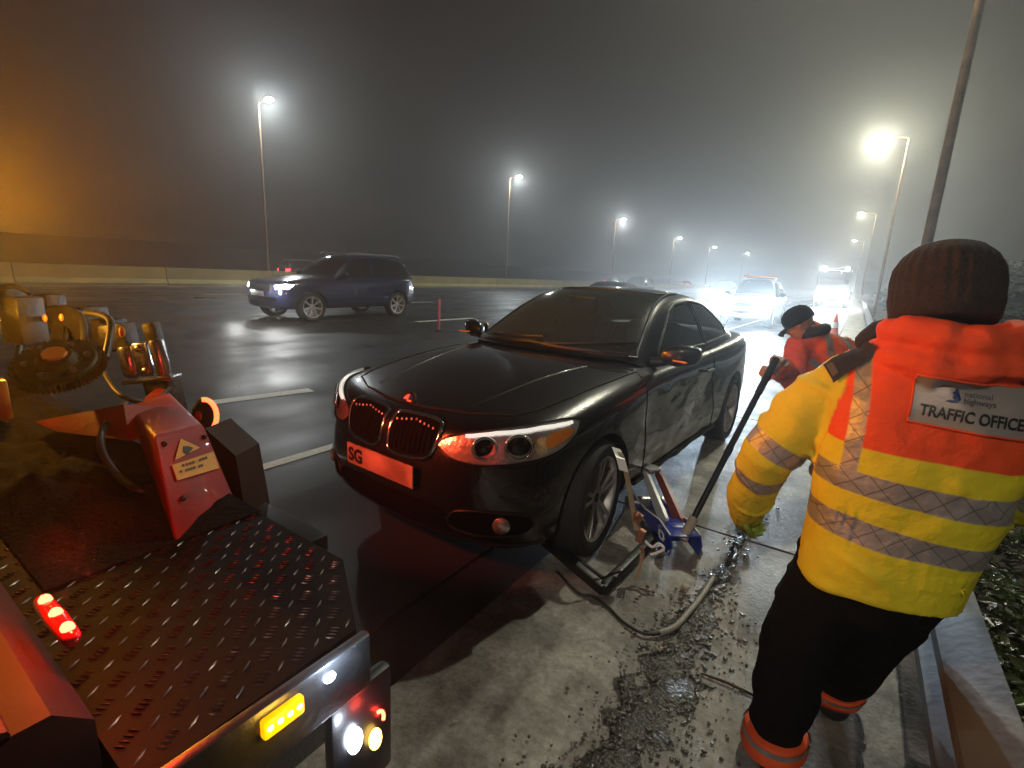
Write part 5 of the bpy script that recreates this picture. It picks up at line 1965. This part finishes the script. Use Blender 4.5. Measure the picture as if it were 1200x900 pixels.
def hivis_material(name, yellow, orange, zsplit, bands, brace, armbands, arm_yellow=True):
    N = Nodes(name)
    arm, at_ = N.attr('arm'), N.attr('arm_t')
    hz = N.attr('hz')
    hx = N.attr('hx')
    torso = N.op('SUBTRACT', 1.0, arm)
    low = N.between(hz, -9, zsplit)
    yl = N.op('MAXIMUM', N.op('MULTIPLY', low, torso), N.op('MULTIPLY', arm, 1.0 if arm_yellow else 0.0))
    no = N.nt.nodes.new('ShaderNodeTexNoise')
    no.inputs['Scale'].default_value = 9
    no.inputs['Detail'].default_value = 6
    N.nt.links.new(N.tc.outputs['Object'], no.inputs['Vector'])
    dirt = N.op('MULTIPLY_ADD', no.outputs['Fac'], 0.5, 0.70)
    col = N.mix(yl, orange, yellow)
    sil = None
    for (a, b) in bands:
        q = N.op('MULTIPLY', N.between(hz, a, b), torso)
        sil = q if sil is None else N.op('MAXIMUM', sil, q)
    for (a, b, z0, z1) in brace:
        q = N.op('MULTIPLY', N.op('MULTIPLY', N.between(hx, a, b), N.between(hz, z0, z1)), torso)
        sil = N.op('MAXIMUM', sil, q)
    for (a, b) in armbands:
        q = N.op('MULTIPLY', N.between(at_, a, b), arm)
        sil = N.op('MAXIMUM', sil, q)
    # stitched diamonds in the reflective tape
    hatch = None
    for sg in (1, -1):
        v = N.op('FRACT', N.op('MULTIPLY', N.op('ADD', hz, N.op('MULTIPLY', hx, sg * 1.0)), 17.0))
        q = N.between(v, 0.0, 0.07, 0.02)
        hatch = q if hatch is None else N.op('MAXIMUM', hatch, q)
    tape = N.mix(hatch, (0.46, 0.43, 0.42), (0.22, 0.20, 0.19))
    col = N.mix(sil, col, tape)
    mulc = N.nt.nodes.new('ShaderNodeMixRGB')
    mulc.blend_type = 'MULTIPLY'
    mulc.inputs[0].default_value = 1
    N.nt.links.new(col, mulc.inputs[1])
    N.nt.links.new(dirt, mulc.inputs[2])
    N.nt.links.new(mulc.outputs[0], N.b.inputs['Base Color'])
    rg = N.op('MULTIPLY_ADD', sil, -0.36, 0.74)
    N.nt.links.new(rg, N.b.inputs['Roughness'])
    N.nt.links.new(N.op('MULTIPLY', sil, 0.45), N.b.inputs['Metallic'])
    n2 = N.nt.nodes.new('ShaderNodeTexNoise')
    n2.inputs['Scale'].default_value = 420
    N.nt.links.new(N.tc.outputs['Object'], n2.inputs['Vector'])
    n3 = N.nt.nodes.new('ShaderNodeTexNoise')
    n3.inputs['Scale'].default_value = 26
    n3.inputs['Detail'].default_value = 4
    N.nt.links.new(N.tc.outputs['Object'], n3.inputs['Vector'])
    hgt = N.op('ADD', N.op('MULTIPLY', n2.outputs['Fac'], 0.10), N.op('MULTIPLY', n3.outputs['Fac'], 0.8))
    bp = N.nt.nodes.new('ShaderNodeBump')
    bp.inputs['Strength'].default_value = 0.60
    bp.inputs['Distance'].default_value = 0.018
    N.nt.links.new(hgt, bp.inputs['Height'])
    N.nt.links.new(bp.outputs[0], N.b.inputs['Normal'])
    return N.m


def ellipse_ring(c, a, b, rz=0.0, n=36, e=2.3):
    out = []
    for k in range(n):
        t = 2 * PI * k / n
        cx, sx = math.cos(t), math.sin(t)
        x = a * (abs(cx) ** (2 / e)) * (1 if cx > 0 else -1)
        y = b * (abs(sx) ** (2 / e)) * (1 if sx > 0 else -1)
        out.append((c[0] + x * math.cos(rz) - y * math.sin(rz), c[1] + x * math.sin(rz) + y * math.cos(rz), c[2]))
    return out


# ------------------------------------------------------------------ the officer in the foreground, seen from behind
OY = 1.60
off_ = empty('person', (0.17, OY, 0), 'person from behind in knitted hat and yellow-orange coat with a lettered back patch', 'person')
OO = Vector(off_.location)
RZ = R(10)
shl, elb, cuf = Vector((-0.015, OY, 1.265)), Vector((-0.150, OY + 0.00, 1.01)), Vector((-0.205, OY + 0.17, 0.765))
shr, elr, cur = Vector((0.40, OY + 0.06, 1.265)), Vector((0.47, OY + 0.13, 1.0)), Vector((0.36, OY + 0.34, 0.90))


def ob(mb, name, m_, parent=None, ang=60):
    mb.xform(Matrix.Translation(-OO))
    return mb.build(name, m_, parent or off_, ang)


# body: one continuous figure under the clothes
mb = MB()
HC = Vector((0.165, OY + 0.02, 1.505))
head_parts(mb, HC, (-0.30, 1, -0.32), (0, 0.30, 1), 1.0)
mb.capsule([(0.175, OY - 0.005, 1.27), (0.168, OY, 1.42)], [0.065, 0.058])
mb.capsule([(0.165, OY, 0.80), (0.175, OY, 1.0), (0.18, OY, 1.20)], [0.13, 0.125, 0.13], 20)
mb.capsule([shl + Vector((0.06, 0, 0)), shr - Vector((0.06, 0, 0))], [0.075, 0.075], 16)
for (a, b, c) in ((shl, elb, cuf), (shr, elr, cur)):
    mb.capsule([a, b], [0.055, 0.042], 14)
    mb.capsule([b, c], [0.043, 0.030], 14)
    d = (c - b).normalized()
    hand(mb, c + d * 0.01, d, (0.3, 0.5, -0.6) if a is shl else (-0.6, 0.3, -0.5), 1 if a is shl else -1, 0.98)
hipl, knl, anl = Vector((0.075, OY, 0.76)), Vector((0.010, OY + 0.005, 0.43)), Vector((0.0, OY, 0.08))
hipr, knr, anr = Vector((0.225, OY + 0.01, 0.76)), Vector((0.175, OY + 0.16, 0.42)), Vector((0.150, OY + 0.36, 0.08))
for (a, b, c) in ((hipl, knl, anl), (hipr, knr, anr)):
    mb.capsule([a, b], [0.085, 0.055], 16)
    mb.capsule([b, b + (c - b) * 0.35, c], [0.055, 0.055, 0.036], 16)
    mb.capsule([c + Vector((0.0, -0.03, -0.045)), c + Vector((-0.03, 0.15, -0.05))], [0.028, 0.026], 12)
mb.xform(Matrix.Translation(-OO))
bmsh = remesh(mb.mesh('body'), 0.005, 2)
ob_body = link('body', bmsh, [M['skin'], M['glove']], off_, 180)
for q in bmsh.polygons:
    if q.center.z < 0.84 and q.center.z > 0.55 and q.center.x < -0.28:
        q.material_index = 1

# trousers
mb = MB()
mb.capsule([(0.16, OY, 0.80), (0.16, OY, 0.70)], [0.120, 0.126], 22)
for (a, b, c, w) in ((hipl, knl, anl, 1), (hipr, knr, anr, 1)):
    mb.capsule([a, (a + b) / 2, b, (b + c) / 2 + Vector((0, -0.01, 0)), c + Vector((0, 0, 0.05))], [0.108, 0.108, 0.096, 0.092, 0.078], 20)
mb.xform(Matrix.Translation(-OO))
tme = remesh(mb.mesh('trousers'), 0.010, 6)
for v in tme.vertices:
    p = v.co
    k = 0.012 * noise.noise(Vector((p.x * 9, p.y * 9, p.z * 16))) + 0.006 * noise.noise(Vector((p.x * 22, p.y * 22, p.z * 40)))
    v.co += Vector((p.x, p.y, 0)).normalized() * k if p.length > 0.01 else Vector((0, 0, 0))
link('trousers', tme, M['cloth_dark'], off_, 180)
for (kn, an) in ((knl, anl), (knr, anr)):
    d = (an - kn)
    rings = []
    for t, r_ in ((0.88, 0.084), (0.90, 0.090), (0.93, 0.092), (0.98, 0.096), (1.06, 0.095), (1.06, 0.07)):
        c = kn + d * t
        rings.append([(c.x + r_ * math.cos(a) * (1 + 0.05 * math.sin(3 * a)), c.y - 0.005 + r_ * 1.08 * math.sin(a), c.z + 0.010 * math.sin(a + 2)) for a in [2 * PI * k / 28 for k in range(28)]])
    hem = ob(MB().loft(rings), 'trouser_cuff', M['orange'])
    c0, c1 = kn + d * 0.895, kn + d * 0.945
    mbb = MB().loft([[(c.x + 0.0965 * math.cos(a) * (1 + 0.05 * math.sin(3 * a)), c.y - 0.005 + 0.104 * math.sin(a), c.z + 0.010 * math.sin(a + 2)) for a in [2 * PI * k / 28 for k in range(28)]] for c in (c0, c1)], cap=False)
    ob(mbb, 'reflective_band', M['silver'], hem)
    mbb = MB()
    mbb.capsule([an + Vector((0.005, -0.045, -0.025)), an + Vector((-0.02, 0.06, -0.030)), an + Vector((-0.045, 0.17, -0.038))], [0.052, 0.050, 0.042], 18)
    mbb.capsule([an + Vector((0, -0.01, 0.0)), an + Vector((0, -0.01, 0.08))], [0.052, 0.055], 18)
    mbb.v = [(v[0], v[1], max(0.0135, v[2])) for v in mbb.v]
    ob(mbb, 'boot', M['boot'])

# coat
rings = []
for (z, cx, cy_, a, b) in ((0.718, 0.155, 0.00, 0.182, 0.150), (0.723, 0.155, 0.00, 0.190, 0.158), (0.80, 0.160, 0.00, 0.195, 0.162), (0.92, 0.168, 0.0, 0.204, 0.160), (1.05, 0.178, -0.005, 0.216, 0.160),
                           (1.16, 0.186, -0.008, 0.226, 0.160), (1.24, 0.190, -0.005, 0.226, 0.150), (1.30, 0.193, 0.0, 0.196, 0.128), (1.345, 0.195, 0.0, 0.150, 0.108), (1.38, 0.195, 0.0, 0.105, 0.09), (1.40, 0.195, 0.0, 0.085, 0.08)):
    rings.append(ellipse_ring((cx, OY + cy_, z), a, b, RZ))
mb = MB().loft(rings)
ARML = [shl, elb, cuf]
ARMR = [shr, elr, cur]
mb.capsule([shl + Vector((0.035, 0, 0.005)), shl + (elb - shl) * 0.4, elb, elb + (cuf - elb) * 0.5, cuf, cuf + (cuf - elb).normalized() * 0.075], [0.082, 0.085, 0.081, 0.074, 0.066, 0.052], 22)
mb.capsule([shr + Vector((-0.035, 0, 0.005)), shr + (elr - shr) * 0.4, elr, elr + (cur - elr) * 0.5, cur], [0.082, 0.084, 0.078, 0.072, 0.064], 22)
# folded hood at the neck
for (rx_, ry_, z_, r_) in ((0.138, 0.116, 1.352, 0.034), (0.116, 0.098, 1.412, 0.044)):
    hood = [Vector((0.195 + rx_ * math.cos(t), OY - 0.015 + ry_ * math.sin(t), z_ + 0.012 * math.sin(t) + 0.006 * math.sin(5 * t))) for t in [R(-205 + 11.5 * k) for k in range(21)]]
    mb.tube(hood, [r_ * (0.62 + 0.38 * math.sin(PI * k / 20) + 0.10 * math.sin(k * 2.3)) for k in range(21)], 16)
mb.xform(Matrix.Translation(-OO))
cme = remesh(mb.mesh('coat'), 0.0075, 5)
al = [p - OO for p in ARML]
ar = [p - OO for p in ARMR]
axm, t1, hz_, hx_ = [], [], [], []
U_ = Vector((math.cos(RZ), math.sin(RZ), 0))
for v in cme.vertices:
    p = v.co.copy()
    dl_, tl_ = seg_dist(p, al)
    dr_, tr_ = seg_dist(p, ar)
    # seam plane of each sleeve
    sl = (p - (al[0] + Vector((0.022, 0, -0.02)))).dot(Vector((-0.90, 0.0, -0.18)).normalized())
    sr = (p - (ar[0] + Vector((-0.048, 0, -0.02)))).dot(Vector((0.90, 0.0, -0.18)).normalized())
    m1 = max(0, min(1, 0.5 + sl / 0.006)) if dl_ < 0.115 else 0
    m2 = max(0, min(1, 0.5 + sr / 0.006)) if dr_ < 0.115 else 0
    arm = max(m1, m2)
    axm.append(arm)
    t1.append(tl_ if dl_ < dr_ else tr_)
    hz_.append(p.z + 0.045 * p.x + 0.006 * noise.noise(p * 5))
    hx_.append(p.dot(U_) + OO.x)
    # cloth folds
    w = Vector((p.x * 3.0, p.y * 3.0, 0))
    diag = p.z * 34 + p.dot(U_) * 24 + 4.5 * noise.noise(p * 4.2)
    amp = 0.006 + 0.009 * max(0, min(1, (1.06 - p.z) / 0.25)) if arm < 0.5 else 0.006
    ridge = (1 - abs(math.sin(diag * 0.5))) ** 2.2
    msk = max(0.0, min(1.0, 0.5 + 1.6 * noise.noise(p * 4.0 + Vector((4, 0, 0)))))
    f_ = amp * 1.5 * (ridge * msk - 0.25) + 0.004 * noise.noise(p * 15) + 0.012 * noise.noise(p * 5)
    if p.z > 1.33:
        f_ = f_ * 0.8 + 0.012 * noise.noise(Vector((p.x * 7, p.y * 7, p.z * 26)))
    if arm > 0.5:
        f_ += 0.011 * ((1 - abs(math.sin(t1[-1] * 24 + 5 * noise.noise(p * 6)))) ** 2.5) * max(0, min(1, 0.4 + 2 * noise.noise(p * 7 + Vector((1, 5, 2)))))
    v.co += v.normal * f_
set_attr(cme, 'arm', axm)
set_attr(cme, 'arm_t', t1)
set_attr(cme, 'hz', hz_)
set_attr(cme, 'hx', hx_)
M['coat'] = hivis_material('hivis_coat', (0.78, 0.68, 0.02), (0.88, 0.085, 0.012), 1.125, [(1.000, 1.060), (0.868, 0.930)], [(0.004, 0.036, 1.055, 1.40)], [(0.225, 0.280), (0.345, 0.400)])
coat = link('coat', cme, M['coat'], off_, 180)
coat_bvh = bvh_of(cme)
# lettered back patch
pcx = Vector((0.290, OY - 0.17, 1.258)) - OO
_U = (Vector((math.cos(RZ), math.sin(RZ), 0)) + Vector((0, 0, -0.055))).normalized()
_V = (Vector((0, 0, 1)) + 0.055 * Vector((math.cos(RZ), math.sin(RZ), 0))).normalized()
BK = dict(o=pcx, U=tuple(_U), V=tuple(_V), D=(-math.sin(RZ), math.cos(RZ), 0))
bpq = [(-0.150, -0.055), (0.150, -0.055), (0.150, 0.055), (-0.150, 0.055)]
bpm = patch_mesh(coat_bvh, bpq, off=0.006, step=0.012, far=0.3, **BK)
bp_o = link('back_patch', bpm, M['patch'], off_, 60)
MB().tube(trace(coat_bvh, densify(bpq, 0.012), off=0.005, far=0.3, **BK), 0.003, 6, closed=True).build('patch_edge', M['orange'], bp_o, 60)


def sew(me, u0, v0, off, name, m_):
    """lay flat lettering onto the coat"""
    bm = bmesh.new()
    bm.from_mesh(me)
    bmesh.ops.triangulate(bm, faces=bm.faces[:])
    for _ in range(2):
        long_ = [e for e in bm.edges if e.calc_length() > 0.008]
        if long_:
            bmesh.ops.subdivide_edges(bm, edges=long_, cuts=1)
            bmesh.ops.triangulate(bm, faces=bm.faces[:])
    o, U, V, D = Vector(BK['o']), Vector(BK['U']), Vector(BK['V']), Vector(BK['D'])
    for v in bm.verts:
        p = o + U * (v.co.x + u0) + V * (v.co.y + v0)
        hit, nrm, _, _ = coat_bvh.ray_cast(p - D * 0.3, D, 0.9)
        if hit is None:
            hit = p
            nrm = -D
        v.co = hit - D * off
    out = bpy.data.meshes.new('sewn')
    bm.to_mesh(out)
    bm.free()
    return link(name, out, m_, bp_o, 0)


tm_ = text_mesh('TRAFFIC OFFICER', 0.0345, 0.0010)
tm_.transform(Matrix.Diagonal((0.74, 1.0, 1.0, 1.0)))
sew(tm_, -0.134, -0.034, 0.0085, 'lettering', M['ink'])
sew(text_mesh('national', 0.0165, 0.0002), -0.062, 0.020, 0.0085, 'lettering', M['inkgrey'])
sew(text_mesh('highways', 0.0165, 0.0004), -0.062, 0.0055, 0.0085, 'lettering', M['inkgrey'])
isl = [(-0.072, 0.003), (-0.060, 0.002), (-0.050, 0.004), (-0.045, 0.012), (-0.048, 0.020), (-0.050, 0.028), (-0.052, 0.033), (-0.058, 0.033), (-0.057, 0.027), (-0.062, 0.025), (-0.059, 0.019), (-0.061, 0.013), (-0.056, 0.009), (-0.066, 0.007)]
ime = MB().add([(p[0] - 0.022, p[1] + 0.001, 0) for p in isl], [tuple(range(len(isl)))]).mesh('isl')
sew(ime, 0.0, 0.0, 0.0085, 'emblem', M['inkblue'])
# shoulder slides
for (cx, rz_) in ((0.000, R(20)), (0.370, R(0))):
    hit_, nn, _, _ = coat_bvh.find_nearest(Vector((cx, OY - 0.070, 1.33)) - OO)
    nn = (nn + Vector((0, -0.35, 0.3))).normalized()
    uu = (Vector((math.cos(rz_), math.sin(rz_), 0.33 if cx < 0.2 else -0.33)))
    uu = (uu - nn * uu.dot(nn)).normalized()
    TP = dict(o=hit_, U=tuple(uu), V=tuple(nn.cross(uu)), D=tuple(-nn))
    e_ = link('shoulder_slide', patch_mesh(coat_bvh, [(-0.055, -0.031), (0.045, -0.031), (0.045, 0.031), (-0.055, 0.031)], off=0.009, step=0.012, far=0.3, **TP), M['cloth_navy'], off_, 60)
    link('slide_badge', patch_mesh(coat_bvh, [(-0.050, -0.018), (-0.036, -0.018), (-0.036, 0.018), (-0.050, 0.018)], off=0.0115, step=0.012, far=0.3, **TP), M['inkgrey'], e_, 60)
# dark snood at the neck and knitted hat
mb = MB()
mb.tube([Vector((0.175 + 0.085 * math.cos(t), OY + 0.02 + 0.085 * math.sin(t), 1.40 + 0.012 * math.sin(2 * t))) for t in [2 * PI * k / 24 for k in range(24)]], 0.030, 12, closed=True)
mb.capsule([Vector((0.10, OY + 0.09, 1.40)), Vector((0.055, OY + 0.085, 1.385)), Vector((0.035, OY + 0.08, 1.365))], [0.04, 0.036, 0.03], 12)
ob(mb, 'neck_warmer', M['cloth_navy'])
mb = MB()
Rh = Matrix.Rotation(R(-14), 3, 'X') @ Matrix.Rotation(R(-4), 3, 'Y')
HB = Vector((0.163, OY - 0.005, 1.515))
rr = []
for (z, s) in ((-0.085, 0.90), (-0.083, 0.96), (-0.070, 1.01), (-0.030, 1.045), (-0.026, 1.03), (0.010, 1.04), (0.042, 1.00), (0.070, 0.87), (0.092, 0.66), (0.104, 0.40), (0.110, 0.18), (0.111, 0.03)):
    ring = []
    for k in range(168):
        a = 2 * PI * k / 168
        rib = 1 + (0.016 * math.sin(a * 28) if z > -0.05 else 0) + 0.012 * noise.noise(Vector((math.cos(a) * 2, math.sin(a) * 2, z * 20)))
        ring.append(HB + Rh @ Vector((0.104 * s * rib * math.cos(a), 0.116 * s * rib * math.sin(a), z)))
    rr.append(ring)
mb.loft(rr)
ob(mb, 'knitted_hat', M['beanie'], None, 80)

# ------------------------------------------------------------------ the second officer, bending beyond
P2 = empty('person', (0.02, 4.45, 0), 'person in orange jacket and black cap bending over the end of the jack handle', 'person')
PO = Vector(P2.location)
hips = Vector((0.10, 4.56, 0.80))
ches = at(962, 412, 4.30)
neck = at(950, 388, 4.22)
hd = at(936, 379, 4.14)
shA, elA, wrA = ches + Vector((-0.15, -0.12, 0.03)), Vector((-0.28, 3.90, 0.84)), Vector((-0.345, 3.55, 1.03))
shB, elB, wrB = ches + Vector((0.12, 0.10, 0.03)), Vector((-0.28, 4.05, 0.86)), Vector((-0.385, 3.50, 0.98))
mb = MB()
fwd = Vector((-0.78, 0.22, -0.58))
head_parts(mb, hd, fwd, (-0.45, -0.1, 0.85), 0.98)
mb.capsule([ches, neck, hd], [0.07, 0.055, 0.055])
mb.capsule([hips, (hips + ches) / 2, ches], [0.13, 0.125, 0.125], 18)
mb.capsule([shA, shB], [0.07, 0.07], 14)
for (a, b, c) in ((shA, elA, wrA), (shB, elB, wrB)):
    mb.capsule([a, b], [0.052, 0.040], 12)
    mb.capsule([b, c], [0.040, 0.028], 12)
    hand(mb, c, (c - b).normalized() + Vector((0, -0.3, 0.1)), (-0.2, -0.2, -1), 1, 0.98, 1.1)
knA, anA = Vector((0.02, 4.30, 0.45)), Vector((0.10, 4.50, 0.08))
knB, anB = Vector((0.20, 4.42, 0.44)), Vector((0.25, 4.66, 0.08))
for (h, b, c) in ((hips + Vector((-0.06, -0.05, 0)), knA, anA), (hips + Vector((0.08, 0.05, 0)), knB, anB)):
    mb.capsule([h, b], [0.085, 0.055], 14)
    mb.capsule([b, c], [0.055, 0.036], 14)
    mb.capsule([c + Vector((0.03, 0.02, -0.04)), c + Vector((-0.12, -0.08, -0.045))], [0.03, 0.028], 12)
mb.xform(Matrix.Translation(-PO))
link('body', remesh(mb.mesh('b2'), 0.006, 2), M['skin'], P2, 180)
mb = MB()
mb.capsule([hips - (ches - hips) * 0.15, hips + (ches - hips) * 0.3, hips + (ches - hips) * 0.7, ches], [0.175, 0.172, 0.178, 0.150], 22)
mb.capsule([shA + (shB - shA) * 0.06, shB], [0.094, 0.094], 18)
mb.capsule([ches, neck], [0.11, 0.082], 18)
for (a, b, c) in ((shA, elA, wrA), (shB, elB, wrB)):
    mb.capsule([a, b, b + (c - b) * 0.85], [0.085, 0.076, 0.058], 18)
mb.xform(Matrix.Translation(-PO))
jme = remesh(mb.mesh('j2'), 0.010, 5)
sax = [(p - PO) for p in (hips, ches)]
axd = (sax[1] - sax[0]).normalized()
lat = (shB - shA).normalized()
arms2 = [[p - PO for p in (shA, elA, wrA)], [p - PO for p in (shB, elB, wrB)]]
axm, t1, hz_, hx_ = [], [], [], []
for v in jme.vertices:
    p = v.co.copy()
    d1, q1 = seg_dist(p, arms2[0])
    d2, q2 = seg_dist(p, arms2[1])
    axm.append(1.0 if (min(d1, d2) < 0.10 and (q1 if d1 < d2 else q2) > 0.10) else 0.0)
    t1.append(q1 if d1 < d2 else q2)
    hz_.append((p - sax[0]).dot(axd))
    hx_.append((p - sax[1]).dot(lat))
    v.co += v.normal * (0.010 * noise.noise(p * 9) + 0.006 * noise.noise(p * 20))
set_attr(jme, 'arm', axm)
set_attr(jme, 'arm_t', t1)
set_attr(jme, 'hz', hz_)
set_attr(jme, 'hx', hx_)
M['jacket2'] = hivis_material('hivis_jacket', (0.80, 0.30, 0.10), (0.85, 0.11, 0.025), -0.20, [(0.02, 0.07)], [(-0.055, -0.005, 0.10, 0.60), (0.10, 0.15, 0.1, 0.6)], [(0.30, 0.35)], False)
link('jacket', jme, M['jacket2'], P2, 180)
jb = bvh_of(jme)
tpo = (shA + Vector((0.03, 0.0, 0.10))) - PO
TP = dict(o=tpo, U=tuple(lat), V=(0.5, -0.8, 0.1), D=(0, 0.35, -0.95))
link('shoulder_slide', patch_mesh(jb, [(-0.06, -0.035), (0.06, -0.035), (0.06, 0.035), (-0.06, 0.035)], off=0.006, step=0.02, far=0.3, **TP), M['cloth_navy'], P2, 60)
mb = MB()
mb.capsule([hips + Vector((0, 0, 0.02)), hips - Vector((0, 0, 0.05))], [0.165, 0.16], 20)
for (h, b, c) in ((hips + Vector((-0.06, -0.05, 0)), knA, anA), (hips + Vector((0.08, 0.05, 0)), knB, anB)):
    mb.capsule([h, b, c + Vector((0, 0, 0.03))], [0.11, 0.085, 0.065], 18)
mb.xform(Matrix.Translation(-PO))
link('trousers', remesh(mb.mesh('t2'), 0.012, 4), M['cloth_dark'], P2, 180)
for c in (anA, anB):
    mb = MB().capsule([c + Vector((0.03, 0.02, -0.03)), c + Vector((-0.14, -0.09, -0.038))], [0.050, 0.042], 16)
    mb.capsule([c, c + Vector((0, 0, 0.08))], [0.05, 0.055], 16)
    mb.v = [(v[0], v[1], max(0.0135, v[2])) for v in mb.v]
    mb.xform(Matrix.Translation(-PO))
    mb.build('boot', M['boot'], P2, 60)
# black peaked cap
up2 = Vector((-0.45, -0.1, 0.85)).normalized()
sd2 = fwd.normalized().cross(up2).normalized()
up2 = sd2.cross(fwd.normalized())
Rc = Matrix((sd2, fwd.normalized(), up2)).transposed()
mb = MB()
mb.loft([[hd + Rc @ Vector((0.092 * s * math.cos(a), 0.108 * s * math.sin(a) - 0.012, z)) for a in [2 * PI * k / 28 for k in range(28)]] for z, s in ((0.0, 0.96), (0.01, 1.0), (0.055, 1.0), (0.09, 0.85), (0.115, 0.55), (0.124, 0.2), (0.125, 0.02))])
mb.loft([[hd + Rc @ Vector((x * 0.085, 0.075 + dy * math.cos(x * 1.2), 0.018 - 0.022 * x * x - dz)) for x in [-1 + 2 * k / 10 for k in range(11)]] +
         [hd + Rc @ Vector((x * 0.085, 0.075 + dy * math.cos(x * 1.2), 0.010 - 0.022 * x * x - dz)) for x in [1 - 2 * k / 10 for k in range(11)]] for dy, dz in ((0, 0), (0.06, 0.010), (0.085, 0.02))])
mb.xform(Matrix.Translation(-PO))
mb.build('cap', M['cloth_dark'], P2, 50)
# dark collar bulk at the nape
mb = MB().tube([neck + Vector((0.085 * math.cos(t), 0.085 * math.sin(t), -0.005 + 0.03 * math.cos(t))) for t in [2 * PI * k / 20 for k in range(20)]], 0.040, 12, closed=True)
mb.xform(Matrix.Translation(-PO))
mb.build('collar', M['cloth_navy'], P2, 60)
